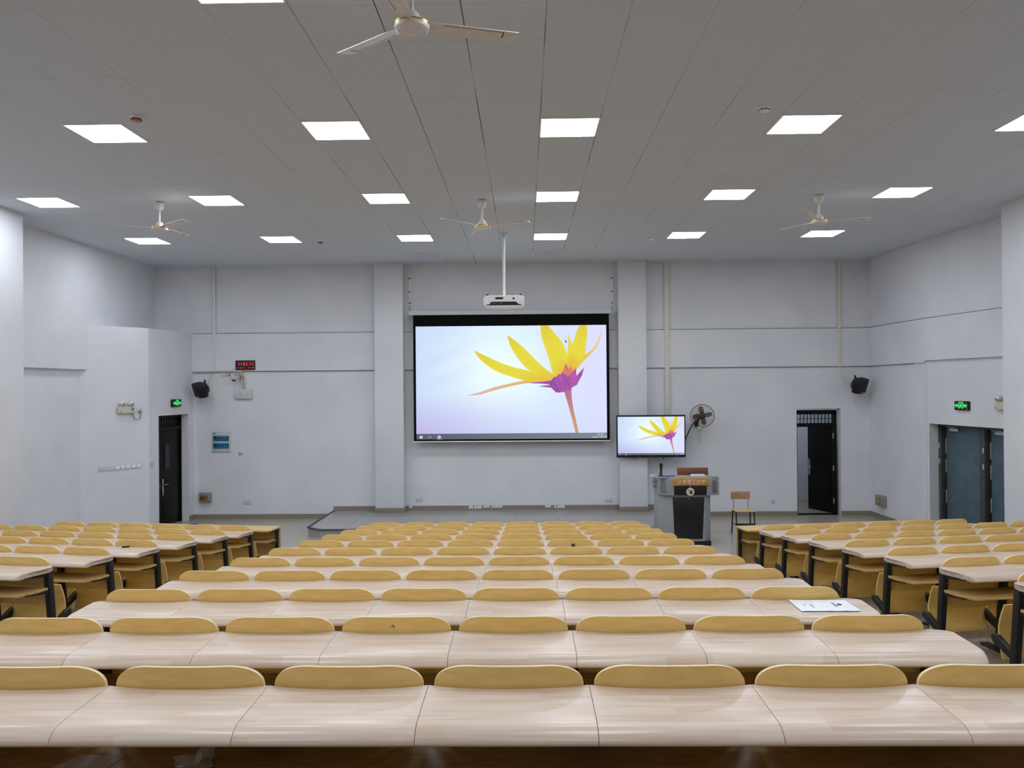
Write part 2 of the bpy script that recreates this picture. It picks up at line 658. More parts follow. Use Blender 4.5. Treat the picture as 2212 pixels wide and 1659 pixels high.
# corridor behind the right hand front door
co = M()
co.box(DR0 - 1.2, DR1 + .6, YW + 2.3, YW + 2.5, 0, 3.0)
co.box(DR0 - 1.4, DR0 - 1.2, YW + T, YW + 2.5, 0, 3.0)
co.box(DR1 + .6, DR1 + .8, YW + T, YW + 2.5, 0, 3.0)
co.box(DR0 - 1.4, DR1 + .8, YW + T, YW + 2.5, 2.9, 3.0)
struct('wall_corridor', co, ['wall_paint'], smooth=False)
cf = M()
cf.box(DR0 - 1.4, DR1 + .8, YW + .1, YW + 2.5, -.2, -.001)
struct('floor_corridor', cf, ['terrazzo'], smooth=False)


# ------------------------------------------------------------------ doors
def door_left():
    d = link('door_1', None, None, (*wd(D0), 0), (0, 0, math.atan2(DB[1] - DA[1], DB[0] - DA[0])))
    d['kind'] = 'structure'
    w = D1 - D0

    def obj(name, m, *a, **k):
        m.v = [(x, -y, z) for x, y, z in m.v]
        return globals()['obj'](name, m, *a, **k)
    y0, y1 = -.22, -.16
    f = M()
    f.box(.0, .05, y0 - .03, y1 + .01, 0, DZ)
    f.box(w - .05, w, y0 - .03, y1 + .01, 0, DZ)
    f.box(.05, w - .05, y0 - .03, y1 + .01, DZ - .05, DZ)
    f.box(.05, w - .05, y0 - .03, y1 + .01, 1.98, 2.04)
    obj('door_frame', f, ['dark_door'], d, smooth=False)
    t = M()
    t.box(.05, w - .05, y0 - .012, y0, 2.04, DZ - .05)
    tr = obj('transom_grille', t, ['black_panel'], d, smooth=False)
    g = M()
    for k in range(11):
        x = .09 + k * (w - .18) / 10
        g.box(x - .012, x + .012, y0, y0 + .02, 2.04, DZ - .05)
    g.box(.05, w - .05, y0, y0 + .02, 2.13, 2.15)
    obj('bars', g, ['black_metal'], tr, smooth=False)
    l1 = M()
    l1.box(.05, .40, y0, y0 + .04, .02, 1.98)
    l1.box(.09, .36, y0 + .04, y0 + .048, .15, .95)
    l1.box(.09, .36, y0 + .04, y0 + .048, 1.08, 1.9)
    obj('door_leaf', l1, ['dark_door'], d, bevel=.004)
    l2 = M()
    l2.box(.41, w - .05, y0, y0 + .04, .02, 1.98)
    l2.box(.47, w - .11, y0 + .04, y0 + .048, .15, .80)
    lf = obj('door_leaf', l2, ['dark_door'], d, bevel=.004)
    wn = M()
    wn.box(.56, .76, y0 + .04, y0 + .05, 1.20, 1.66)
    wn2 = M()
    for a in ((.54, .56, 1.18, 1.68), (.76, .78, 1.18, 1.68), (.56, .76, 1.66, 1.68), (.56, .76, 1.18, 1.20)):
        wn.box(a[0], a[1], y0 + .04, y0 + .056, a[2], a[3])
    obj('door_window', wn, ['black_panel'], lf, smooth=False)
    h = M()
    h.box(.445, .485, y0 + .04, y0 + .05, .62, .98)
    h.tube([(.465, y0 + .05, .86), (.465, y0 + .095, .86), (.58, y0 + .10, .86)], .010)
    h.lathe([(.014, y0 + .05), (.014, y0 + .06), (0, y0 + .06)], 12, (.465, 0, .72), 'y')
    obj('door_handle', h, ['chrome'], lf)
    h2 = M()
    h2.box(.34, .36, y0 + .04, y0 + .048, .78, .90)
    obj('lock_plate', h2, ['rail_metal'], lf)


door_left()


def door_front():
    d = link('door_2', None, None, (DR0, YW, 0))
    d['kind'] = 'structure'
    w = DR1 - DR0
    y0 = .10
    f = M()
    f.box(0, .045, y0, y0 + .10, 0, DRZ - .05)
    f.box(w - .13, w - .05, y0, y0 + .10, 0, DRZ - .05)
    f.box(0, w - .05, y0, y0 + .10, DRZ - .13, DRZ - .04)
    f.box(.045, w - .13, y0, y0 + .10, 1.90, 1.98)
    f.box(0, w - .05, y0, y0 + .10, 0, .025)
    obj('door_frame', f, ['dark_door'], d, bevel=.003)
    g = M()
    g.box(.045, w - .13, y0 + .05, y0 + .055, 1.98, DRZ - .13)
    tr = obj('transom_pane', g, ['pane_glass'], d, smooth=False)
    b = M()
    x0, x1 = .045, w - .13
    for k in range(11):
        x = x0 + k * (x1 - x0) / 10
        b.box(x - .006, x + .006, y0 + .02, y0 + .05, 1.98, DRZ - .13)
    zc = (1.98 + DRZ - .13) / 2
    b.box(x0, x1, y0 + .02, y0 + .05, zc - .006, zc + .006)
    obj('bars', b, ['black_metal'], tr, smooth=False)
    lw = x1 - x0
    l = M()
    l.box(-lw, 0, 0, .045, .03, 1.895)
    l.box(-lw + .10, -.10, -.006, 0, .2, .85)
    l.box(-lw + .10, -.10, -.006, 0, 1.0, 1.75)
    lf = obj('door_leaf', l, ['dark_door'], d, (x1, y0 + .03, 0), (0, 0, R(-68)), bevel=.004)
    h = M()
    h.box(-lw + .03, -lw + .075, -.012, 0, .80, 1.15)
    h.tube([(-lw + .05, -.01, .98), (-lw + .05, -.05, .98), (-lw + .17, -.055, .98)], .01)
    obj('door_handle', h, ['rail_metal'], lf)
    hg = M()
    for z in (.25, .95, 1.65):
        hg.lathe([(.010, z), (.010, z + .11)], 10, (x1 + .004, y0 - .004, 0), 'z')
    obj('hinge', hg, ['rail_metal'], d)


door_front()


def door_double():
    d = link('door_3', None, None)
    d.matrix_world = mR2.copy()
    d['kind'] = 'structure'
    s = sgn

    def bx(m, s0, s1, o0, o1, z0, z1):
        a, b = sorted((o0 * s, o1 * s))
        m.box(s0, s1, a, b, z0, z1)
    f = M()
    bx(f, G0, G0 + .07, -.36, -.20, 0, GZ)
    bx(f, G1 - .07, G1, -.36, -.20, 0, GZ)
    bx(f, G0, G1, -.36, -.20, GZ - .05, GZ)
    bx(f, G0 + 1.10, G0 + 1.23, -.36, -.20, 0, GZ - .05)
    obj('door_frame', f, ['frame_green'], d, bevel=.004)
    for k, (a, b) in enumerate(((G0 + .13, G0 + 1.09), (G0 + 1.30, G1 - .07))):
        l = M()
        bx(l, a, b, -.32, -.27, .02, GZ - .055)
        lf = obj('door_leaf', l, ['teal_door'], d, bevel=.004)
        e = M()
        bx(e, a - .06, a - .002, -.34, -.29, .02, GZ - .055)
        obj('leaf_edge', e, ['black_metal'], lf, smooth=False)
        h = M()
        for z0, z1 in ((1.52, 1.80), (1.18, 1.42), (.62, .86)):
            bx(h, a - .03, a - .008, -.285, -.27, z0, z1)
        obj('lock_bar', h, ['rail_metal'], lf, bevel=.002)
        c = M()
        bx(c, a + .14, a + .38, -.265, -.225, GZ - .13, GZ - .075)
        bx(c, a + .06, a + .32, -.24, -.225, GZ - .068, GZ - .055)
        obj('door_closer', c, ['rail_metal'], lf, bevel=.004)
        k2 = M()
        for z in (1.62, 1.34):
            bx(k2, a - .115, a - .075, -.198, -.19, z, z + .09)
        obj('strike_plate', k2, ['rail_metal'], d, bevel=.002)


door_double()


# ------------------------------------------------------------------ seating rows
HD = .67                      # desk top above its floor
DD = .335                     # desk depth


def board(x0, x1, le=0., re=0., slant=False):
    """one desk board between x0 and x1 of its seat (x=0 at seat centre); le/re: rounded end radius"""
    m = M()
    xs = set([x0 + (x1 - x0) * i / 14 for i in range(15)])
    for r, e, s in ((le, x0, 1), (re, x1, -1)):
        if r:
            for i in range(9):
                xs.add(e + s * r * (1 - math.cos(PI / 2 * i / 8)))
    xs = sorted(xs)
    # profile: t along depth (0 far .. 1 near), z
    prof = [(0.0, -.004), (.012, 0), (.12, -.0005), (.25, -.001), (.45, -.002), (.65, -.003), (.82, -.004), (.865, -.006), (.905, -.0105), (.945, -.018), (.98, -.028), (1.0, -.038), (.998, -.044), (.98, -.048), (.90, -.044), (.65, -.038), (.45, -.036), (.25, -.034), (.12, -.032), (.012, -.030), (0.0, -.026)]
    vs, fs = [], []
    for x in xs:
        q = min(1., abs(x) / (PITCH / 2))
        yf = -.036 * max(0., 1 - q ** 2.4)
        yn = -DD
        for r, e in ((le, x0), (re, x1)):
            if r and abs(x - e) < r:
                k = r - abs(x - e)
                c = r - math.sqrt(max(0, r * r - k * k))
                yf -= c * .55
            rn = r * .45
            if r and abs(x - e) < rn:
                k = rn - abs(x - e)
                yn += rn - math.sqrt(max(0, rn * rn - k * k))
        for t, z in prof:
            y = yf + (yn - yf) * t
            xo = 0.
            if slant:
                d = -y / DD
                off = .035 * min(1, d / .25) - max(0, d - .30) * .12
                if le and x < -PITCH / 4:
                    xo = -off * ((-x - PITCH / 4) / (-x0 - PITCH / 4)) ** 1.5
                if re and x > PITCH / 4:
                    xo = off * ((x - PITCH / 4) / (x1 - PITCH / 4)) ** 1.5
            vs.append((x + xo, y, HD + z))
    n = len(prof)
    for i in range(len(xs) - 1):
        for k in range(n):
            fs.append((i * n + k, i * n + (k + 1) % n, (i + 1) * n + (k + 1) % n, (i + 1) * n + k))
    fs.append(tuple(range(n)))
    fs.append(tuple((len(xs) - 1) * n + k for k in range(n - 1, -1, -1)))
    m.add(vs, fs)
    return m.mesh('desktop', ['desk_wood'], ang=50)


def backrest():
    m = M()
    hw, zb, zt = .2335, .36, HD + .066
    nx, nz = 36, 8
    a, b = .120, .072

    def ztop(x):
        k = abs(x) - (hw - a)
        return zt if k <= 0 else zt - b + b * max(0, 1 - (k / a) ** 2.3) ** (1 / 2.3)

    def yy(x, z):
        q = min(1., abs(x) / (PITCH / 2))
        return -.036 * max(0, 1 - q ** 2.4) + .006 - (z - HD) * .06
    cols = [-hw * math.cos(PI * i / nx) for i in range(nx + 1)]
    th = .013
    vs, fs, mi = [], [], []
    for L_ in (0, 1):
        for x in cols:
            t = ztop(x)
            for j in range(nz + 1):
                z = zb + (t - zb) * j / nz
                vs.append((x, yy(x, z) + th * L_, z))
    W = nz + 1
    S = W * (nx + 1)
    for i in range(nx):
        for j in range(nz):
            p = i * W + j
            fs.append((p, p + W, p + W + 1, p + 1))
            mi.append(0)
            fs.append((S + p, S + p + 1, S + p + W + 1, S + p + W))
            mi.append(0)
        for j in (0, nz):
            p = i * W + j
            fs.append((p, p + W, S + p + W, S + p))
            mi.append(1)
    for i in (0, nx):
        for j in range(nz):
            p = i * W + j
            fs.append((p, p + 1, S + p + 1, S + p))
            mi.append(1)
    o = len(m.v)
    m.v += vs
    m.f += [tuple(f) for f in fs]
    m.mi += mi
    return m.mesh('backrest', ['back_ply', 'ply_edge'], ang=40)


def seat_mesh():
    m = M()
    hw, nz = .236, 10
    pts = []
    for j in range(nz + 1):
        t = j / nz
        z = .13 + .36 * t
        y = .135 + .045 * math.sin(PI * t) - .02 * t
        pts.append((y, z))
    back = [(y + .014, z) for y, z in pts]
    poly = pts + back[::-1]
    m.prism(poly, -hw, hw, 'x')
    m2 = M()
    return m.mesh('folding_seat', ['back_ply', 'ply_edge'], bevel=.003)


def leg_mesh(sx):
    """steel upright with desk arm, shelf bracket, seat arm and foot"""
    m = M()
    w = .022
    m.prism([(-.045, HD - .036), (-.015 + .03, 0.0), (.065, 0.0), (.008, HD - .036)], -w, w, 'x')
    m.prism([(-.27, HD - .046), (-.27, HD - .038), (-.02, HD - .038), (-.02, HD - .085)], -w * .7, w * .7, 'x')
    m.prism([(-.25, HD - .186), (-.25, HD - .178), (-.015, HD - .178), (-.015, HD - .215)], -w * .7, w * .7, 'x')
    m.prism([(.03, .155), (.05, .215), (.18, .285), (.215, .275), (.22, .245), (.19, .22)], -w * .8, w * .8, 'x')
    m.prism([(-.08, 0), (-.08, .02), (.20, .02), (.20, 0)], -w * 1.5, w * 1.5, 'x')
    return m.mesh('support_leg', ['black_metal'], bevel=.004)


ME_B = board(-PITCH / 2 + .0009, PITCH / 2 - .0009)
ME_BL = {}
ME_BACK, ME_SEAT, ME_LEG = backrest(), seat_mesh(), leg_mesh(1)
SHELF = {}


def end_board(left, right, slant):
    k = (left, right, slant)
    if k not in ME_BL:
        ME_BL[k] = board(-PITCH / 2 + .0009 - left, PITCH / 2 - .0009 + right, min(.09, left + .03) if left else 0, min(.09, right + .03) if right else 0, slant)
    return ME_BL[k]


def shelf_mesh(k, x0, n):
    key = (round(x0, 3), n)
    if key not in SHELF:
        m = M()
        x1 = x0 + n * PITCH
        m.prism([(x0 - .018, -.05), (x0 - .018, -.16), (x0 + .035, -.315), (x1 - .035, -.315), (x1 + .018, -.16), (x1 + .018, -.05)], HD - .180, HD - .162)
        SHELF[key] = m.mesh('book_shelf', ['shelf_ply'], bevel=.003)
    return SHELF[key]


def row(n, label, group, loc, rotz, x0, seats, ml, mr, posts):
    """one fixed desk-and-seat row; x0 = local x of the first seat boundary"""
    t = thing('desk_row', label, 'desk row', loc, (0, 0, rotz), group)
    bks = []
    for i in range(seats):
        xc = x0 + (i + .5) * PITCH
        me = ME_B
        if i == 0 or i == seats - 1:
            me = end_board(ml if i == 0 else 0, mr if i == seats - 1 else 0, seats < 8)
        link('desktop', me, t, (xc, 0, 0))
        bks.append(link('backrest', ME_BACK, t, (xc, 0, 0)))
        link('folding_seat', ME_SEAT, t, (xc, 0, 0))
    link('book_shelf', shelf_mesh(n, x0, seats), t)
    for p in posts:
        x = x0 + p * PITCH
        if p == 0:
            x += .008
        if p == seats:
            x -= .008
        link('support_leg', ME_LEG, t, (x, 0, 0))
    return t, bks


ORD = ['first', 'second', 'third', 'fourth', 'fifth', 'sixth', 'seventh', 'eighth', 'ninth', 'tenth', 'eleventh']
CX0 = .192 - 5 * .5
centre = {}
CLAB = {0: 'wooden desk row nearest the viewer, spanning the bottom edge of the photo',
        1: 'second nearest wooden desk row, a dark smudge on one seat back',
        2: 'wooden centre desk row with a white printed sheet lying on its right end',
        9: 'wooden centre desk row with a reddish ring mark on one seat back',
        10: 'frontmost wooden centre row with seat backs, right behind the yellow front desk',
        6: 'wooden centre desk row with a small black cap standing on its desktop'}
for n in range(11):
    lab = CLAB.get(n, 'wooden desk row in the centre block, %s with seat backs counting from the stage' % ORD[10 - n])
    centre[n] = row(n, lab, 'centre block desk rows', (CX0, yfar(n), level(n)), 0, 0., 8, .035, .085, (0, 1, 3, 5, 7, 8))
RIN, LIN = 3.07, -3.69
rights, lefts = {}, {}
for n in range(3, 10):
    s = 6 if n == 9 else 7
    k = 9 - n
    lab = 'wooden desk row in the right block, %s with seat backs counting from the front desk' % ORD[k] if n != 9 else 'frontmost wooden right block row with seat backs, behind the right front desk'
    if n == 3:
        lab = 'nearest wooden right block row, cut off by the right edge of the photo'
    rights[n] = row(n, lab, 'right block desk rows', (RIN, yfar(n) - .13, level(n)), R(8.93), .03, s, .03, .03, (0, 1, 3, 5, s))
for n in range(4, 10):
    s = 6 if n == 9 else 7
    k = 9 - n
    lab = 'wooden desk row in the left block, %s with seat backs counting from the front desk' % ORD[k] if n != 9 else 'frontmost wooden left block row with seat backs, behind the left front desk'
    if n == 4:
        lab = 'nearest wooden left block row, cut off by the left edge of the photo'
    if n == 6:
        lab = 'wooden left block row with a small black eraser lying on its aisle end'
    lefts[n] = row(n, lab, 'left block desk rows', (LIN, yfar(n) + .04, level(n)), R(-8.93), -.03 - s * PITCH, s, .03, .03, (0, s - 5, s - 3, s - 1, s))

# marks on seat backs


def back_mark(bk, dx, z, kind):
    m = M()
    y = -.036 * max(0, 1 - (abs(dx) / .25) ** 2.4) + .006 - (z - HD) * .06 - .0012
    if kind == 'ring':
        ring = [(dx + .021 * math.cos(a * PI / 10), y, z + .012 * math.sin(a * PI / 10)) for a in range(20)]
        m.tube(ring, .0028, 6, closed=True)
        obj('ring_mark', m, ['ring_ink'], bk)
    else:
        r_ = random.Random(int(dx * 1000) + 5)
        for k in range(7 if kind == 'smudge' else 3):
            x = dx + r_.uniform(-.014, .014) + (0 if kind == 'smudge' else .006 * k)
            zz = z + r_.uniform(-.004, .004)
            m.tube([(x, y, zz), (x + r_.uniform(-.006, .008), y, zz + r_.uniform(-.004, .004))], .0012, 5)
        obj('ink_scribble', m, ['crack_dark'], bk)


back_mark(centre[9][1][3], .04, HD + .022, 'ring')
back_mark(centre[1][1][3], -.02, HD + .030, 'smudge')
back_mark(centre[6][1][2], .10, HD + .028, 'tick')
back_mark(centre[2][1][4], .12, HD + .036, 'tick')


def front_desk(label, loc, rotz, x0, seats, posts, flip):
    t = thing('front_desk', label, 'desk', loc, (0, 0, rotz), 'front desks without seats')
    x1 = x0 + seats * PITCH
    m = M()
    ch = .05
    m.prism([(x0 - .03, 0), (x0 - .03, -.30), (x0 + .0, -.36), (x1 - .0, -.36), (x1 + .03, -.30), (x1 + .03, 0)][::-1], HD - .026, HD)
    obj('desktop', m, ['front_ply'], t, bevel=.004)
    m = M()
    m.box(x0 - .03, x1 + .03, 0.001, .02, .12, HD)
    obj('front_panel', m, ['front_ply'], t, bevel=.002)
    m = M()
    m.box(x0 + .012, x1 - .012, -.29, -.03, HD - .195, HD - .18)
    obj('book_shelf', m, ['shelf_ply'], t, bevel=.002)
    for p in posts:
        x = x0 + p * PITCH + (.01 if p == 0 else -.01 if p == seats else 0)
        m = M()
        w = .02
        m.box(x - w, x + w, -.05, -.002, 0, HD - .026)
        m.prism([(-.29, HD - .036), (-.29, HD - .026), (-.04, HD - .026), (-.04, HD - .075)], x - w * .7, x + w * .7, 'x')
        m.prism([(-.26, HD - .205), (-.26, HD - .195), (-.04, HD - .195), (-.04, HD - .235)], x - w * .7, x + w * .7, 'x')
        m.box(x - w * 1.4, x + w * 1.4, -.20, .03, 0, .018)
        obj('support_leg', m, ['black_metal'], t, bevel=.003)
    return t


FDC = front_desk('long yellowish front desk before the centre block, mostly hidden by seat backs', (CX0, yfar(11), level(11)), 0, 0., 8, (0, 2, 4, 6, 8), 0)
FDR = front_desk('long yellowish front desk before the right block, beside the lone chair', (RIN - .05, yfar(10) - .10, level(10)), R(8.93), .03, 6, (0, 2, 4, 6), 0)
FDL = front_desk('long yellowish front desk before the left block, below the black left door', (LIN + .07, yfar(10) + .08, level(10)), R(-8.93), -.03 - 6 * PITCH, 6, (0, 2, 4, 6), 1)


# small things on the desks
def on_row(t, x, y, dz=0.):
    """world point on a desk row's desktop; x, y in the row's own frame"""
    q = Matrix.Translation(t.location) @ Matrix.Rotation(t.rotation_euler.z, 4, 'Z')
    return q @ Vector((x, y, HD + dz))


m = M()
pw, pd = .297, .21
sheet = []
for i in range(9):
    for j in range(5):
        x, y = -pw / 2 + pw * i / 8, -pd / 2 + pd * j / 4
        sheet.append((x, y, .0012 + .0016 * math.sin(i * 1.3 + j * .7) ** 2 + (.004 if i == 0 and j == 4 else 0)))
fs = [(i * 5 + j, (i + 1) * 5 + j, (i + 1) * 5 + j + 1, i * 5 + j + 1) for i in range(8) for j in range(4)]
m.add(sheet, fs)
m.add([(x, y, z - .0006) for x, y, z in sheet], [f[::-1] for f in fs])
p = on_row(centre[2][0], 4 - .155, -.155, 0)
pa = tag(link('printed_sheet', None, None, p, (0, 0, R(0))), 'white printed sheet with a black round seal lying on a desk', 'paper')
obj('sheet', m, ['paper'], pa, ang=80)
q = M()
q.lathe([(.0125, .0036), (.0125, .0042), (0, .0042)], 20, (.085, .012, 0))
obj('round_seal', q, ['ink'], pa)
q = M()
for k in range(3):
    q.box(.052 + k * .005, .054 + k * .005, -.03, .045, .0036, .0041)
for k in range(2):
    q.box(-.062 - k * .005, -.0605 - k * .005, -.045, .02, .0036, .0041)
q.box(-.098, -.092, .0, .012, .0036, .0041)
obj('printed_lines', q, ['ink_grey'], pa)

m = M()
m.lathe([(.016, 0), (.017, .004), (.017, .022), (.013, .030), (.006, .034), (0, .034)], 18)
cap = obj('bottle_cap', m, ['black_plastic'], None, on_row(centre[6][0], at(1237, 1179, yfar(6)).x - CX0, -.075, -.001))
tag(cap, 'small black cap standing before a seat back in the centre block', 'cap')

m = M()
m.box(-.035, .035, -.018, .018, 0, .012, 0)
er = tag(link('eraser', None, None, on_row(lefts[6][0], -.34, -.075, -.001), (0, 0, R(14))), 'small black and white eraser lying on a left block desktop', 'eraser')
obj('eraser_block', m, ['black_plastic'], er, bevel=.003)
m = M()
m.box(-.052, -.0351, -.017, .017, 0, .011)
obj('white_end', m, ['white_plastic'], er, bevel=.003)
m = M()
m.box(-.05, .05, -.03, .03, 0, .03)
bx = obj('blue_box', m, ['blue_plastic'], None, on_row(FDL, -1.35, -.05, .0), (0, 0, R(-8)), bevel=.004)
tag(bx, 'small blue box lying on the left front desk', 'box')

ZS = HD - .162
m = M()
m.prism([(-.10, -.055), (.06, -.06), (.085, .055), (-.05, .06)], 0, .0015)
o = obj('loose_sheet', m, ['paper'], None, on_row(centre[0][0], -1.28 - CX0, -.185, ZS - HD + .0005), smooth=False)
tag(o, 'flat white sheet on the shelf under the nearest desk row', 'paper')
m = M()
rr = random.Random(11)
bmv = []
for i in range(7):
    for j in range(5):
        bmv.append(((i - 3) * .018 + rr.uniform(-.004, .004), (j - 2) * .02 + rr.uniform(-.004, .004), .012 + .016 * rr.random() + .018 * (i > 3)))
m.add(bmv, [(i * 5 + j, (i + 1) * 5 + j, (i + 1) * 5 + j + 1, i * 5 + j + 1) for i in range(6) for j in range(4)])
m.add([(x * .9, y * .9, 0.001 + (z - .012) * .25) for x, y, z in bmv], [(i * 5 + j, i * 5 + j + 1, (i + 1) * 5 + j + 1, (i + 1) * 5 + j) for i in range(6) for j in range(4)])
o = obj('crumpled_tissue', m, ['paper'], None, on_row(centre[0][0], -.96 - CX0, -.20, ZS - HD), (0, 0, R(25)), ang=20)
tag(o, 'crumpled white tissue on the shelf under the nearest desk row', 'tissue')


# ------------------------------------------------------------------ ceiling lamps, fans, detectors
LX = [-6.727, -4.327, -1.927, .473, 2.873, 5.273]
LY = [14.30, 11.30, 8.30, 5.23]
m = M()
for a in ((-.30, -.285, -.30, .30), (.285, .30, -.30, .30), (-.285, .285, -.30, -.285), (-.285, .285, .285, .30)):
    m.box(a[0], a[1], a[2], a[3], -.010, .0)
ME_LF = m.mesh('lamp_frame', ['white_plastic'], smooth=False)
m = M()
m.box(-.285, .285, -.285, .285, -.006, -.001)
ME_LD = m.mesh('diffuser', ['lamp_panel'], smooth=False)
ME_LO = m.mesh('diffuser', ['lamp_off'], smooth=False)


def panel(x, y, lit, label, group):
    t = thing('ceiling_light', label, 'ceiling light', (x, y, CEIL), group=group)
    link('lamp_frame', ME_LF, t)
    link('diffuser', ME_LD if lit else ME_LO, t)


colw = ['leftmost', 'second from left', 'third from left', 'third from right', 'second from right', 'rightmost']
roww = ['farthest lit row', 'second farthest lit row', 'third farthest lit row', 'nearest row']


def area(x, y):
    l = bpy.data.lights.new('room_lamp', 'AREA')
    l.shape = 'SQUARE'
    l.size = .57
    l.color = lin((243, 248, 255))
    l.energy = LAMP * .57 * .57 * PI
    o = bpy.data.objects.new('room_lamp', l)
    COL.objects.link(o)
    o.location = (x, y, CEIL - .012)
    return o


for j, y in enumerate(LY):
    for i, x in enumerate(LX):
        seen = (j < 2) or (j == 2 and i > 0) or (j == 3 and i in (2, 3))
        if not seen:
            area(x, y)
            continue
        if j == 3:
            lab = 'glowing square ceiling light cut by the top edge, %s of the big fan' % ('left' if i == 2 else 'right')
        elif j == 2:
            lab = 'glowing square ceiling light in the nearest full row, %s' % ['', 'leftmost beside a pink smoke detector', 'second from the left', 'third from the left', 'beside a white smoke detector', 'cut by the right edge'][i]
        else:
            lab = 'glowing square ceiling light in the %s, %s' % (roww[j], colw[i])
        panel(x, y, True, lab, 'square ceiling lights')
for y in (2.30, -.70):
    for x in LX:
        area(x, y)
panel(-1.927, 16.10, False, 'unlit square ceiling panel near the front wall, left of the projector pole', 'unlit ceiling panels')
panel(.473, 16.10, False, 'unlit square ceiling panel near the front wall, right of the projector pole', 'unlit ceiling panels')


def ceiling_fan():
    t = thing('ceiling_fan', 'x', 'fan', (0, 0, CEIL), group='white ceiling fans')
    m = M()
    m.lathe([(.050, -.004), (.062, -.018), (.062, -.075), (.048, -.105), (.016, -.125), (0, -.125)], 20)
    obj('canopy', m, ['fan_white'], t)
    m = M()
    m.lathe([(.048, 0), (.048, -.016)], 16)
    obj('canopy_gap', m, ['shadow_gap'], t)
    m = M()
    m.lathe([(.0125, -.11), (.0125, -.30)], 12)
    m.lathe([(.006, -.20), (.006, -.30)], 8, (-.022, 0, 0))
    obj('down_rod', m, ['fan_white'], t)
    m = M()
    m.lathe([(0, -.285), (.03, -.285), (.046, -.30), (.056, -.33), (.060, -.365), (.0, -.365)], 24)
    obj('motor_cap', m, ['fan_white'], t)
    m = M()
    m.lathe([(.0, -.355), (.095, -.355), (.112, -.362), (.1125, -.372), (.1125, -.386), (.108, -.400), (.096, -.408), (.090, -.412), (.082, -.409), (.05, -.414), (0, -.416)], 32)
    h = obj('motor_housing', m, ['fan_white'], t)
    m = M()
    m.lathe([(.1125, -.364), (.1145, -.366), (.1145, -.373), (.1125, -.375)], 32)
    obj('trim_ring', m, ['gold_ring'], h)
    m = M()
    # blade along +x with a slight pitch and droop
    vs = []
    n = 14
    for s in (0, 1):
        for i in range(n + 1):
            r = .10 + .60 * i / n
            w = .030 + .028 * min(1, (r - .10) / .10)
            w = w if r < .62 else w * (1.0 + (r - .62) * .2)
            z0 = -.368 + .010 * ((r - .1) / .6) ** 1.5
            for k in (-1, 1):
                vs.append((r, k * w, z0 - k * w * .20 - .0035 * s))
    W = 2 * (n + 1)
    fs = []
    for i in range(n):
        a = 2 * i
        fs += [(a, a + 2, a + 3, a + 1), (W + a, W + a + 1, W + a + 3, W + a + 2), (a, W + a, W + a + 2, a + 2), (a + 1, a + 3, W + a + 3, W + a + 1)]
    fs += [(0, 1, W + 1, W), (2 * n, W + 2 * n, W + 2 * n + 1, 2 * n + 1)]
    m.add(vs, fs)
    bl = m.mesh('blade', ['fan_white', 'ink_grey'], ang=50)
    g = M()
    z = -.406
    g.prism([(.20, -.040), (.60, -.048), (.60, -.044), (.20, -.036)], -.0005, .0005)
    g.prism([(.596, -.048), (.604, -.048), (.610, .012), (.602, .012)], -.0005, .0005)
    gr = M()
    for v in g.v:
        r = v[0]
        z0 = -.368 + .010 * ((r - .1) / .6) ** 1.5
        gr.v.append((v[0], v[1], z0 - v[1] * .20 - .0040 + v[2]))
    gr.f, gr.mi = g.f, g.mi
    gm = gr.mesh('blade_groove', ['crack_dark'], smooth=False)
    for k in range(3):
        b = link('blade', bl, t, (0, 0, 0), (0, 0, R(120 * k)))
        link('blade_groove', gm, b)
    return t


FANS = [((-.70, 5.10), 20, 'large white ceiling fan at the top edge, nearest the viewer'),
        ((-.59, 11.47), 342, 'small white ceiling fan left of the projector pole'),
        ((-5.18, 11.37), 323, 'small white ceiling fan at far left over a glowing light'),
        ((4.16, 11.40), 357, 'small white ceiling fan at far right over a glowing light')]
f0 = ceiling_fan()
for k, ((x, y), a, lab) in enumerate(FANS):
    o = f0 if k == 0 else dup(f0, (x, y, CEIL))
    o.location = (x, y, CEIL)
    o.rotation_euler = (0, 0, R(a))
    o['label'] = lab


def detector(x, y, red, label):
    t = thing('smoke_detector', label, 'smoke detector', (x, y, CEIL), group='ceiling smoke detectors')
    m = M()
    m.lathe([(.058, 0), (.058, -.014), (.054, -.018), (0, -.018)], 24)
    obj('base', m, ['white_plastic'], t)
    m = M()
    m.lathe([(.046, -.018), (.050, -.028), (.046, -.044), (.030, -.052), (0, -.053)], 24)
    obj('sensor_head', m, ['detector_red' if red else 'white_plastic'], t)
    m = M()
    for k in range(8):
        a = 2 * PI * k / 8
        mm = Matrix.Rotation(a, 4, 'Z')
        m.box(.046, .0505, -.014, .014, -.036, -.030, 0, mm)
    obj('vent_slot', m, ['shadow_gap'], t, smooth=False)


detector(-3.78, 7.81, True, 'pink smoke detector beside the leftmost large ceiling light')
detector(2.32, 7.77, False, 'white smoke detector beside the right large ceiling light')
detector(-3.68, 14.5, True, 'tiny pink smoke detector in the far light row, left half')
detector(2.27, 14.48, False, 'tiny white smoke detector in the far light row, right half')


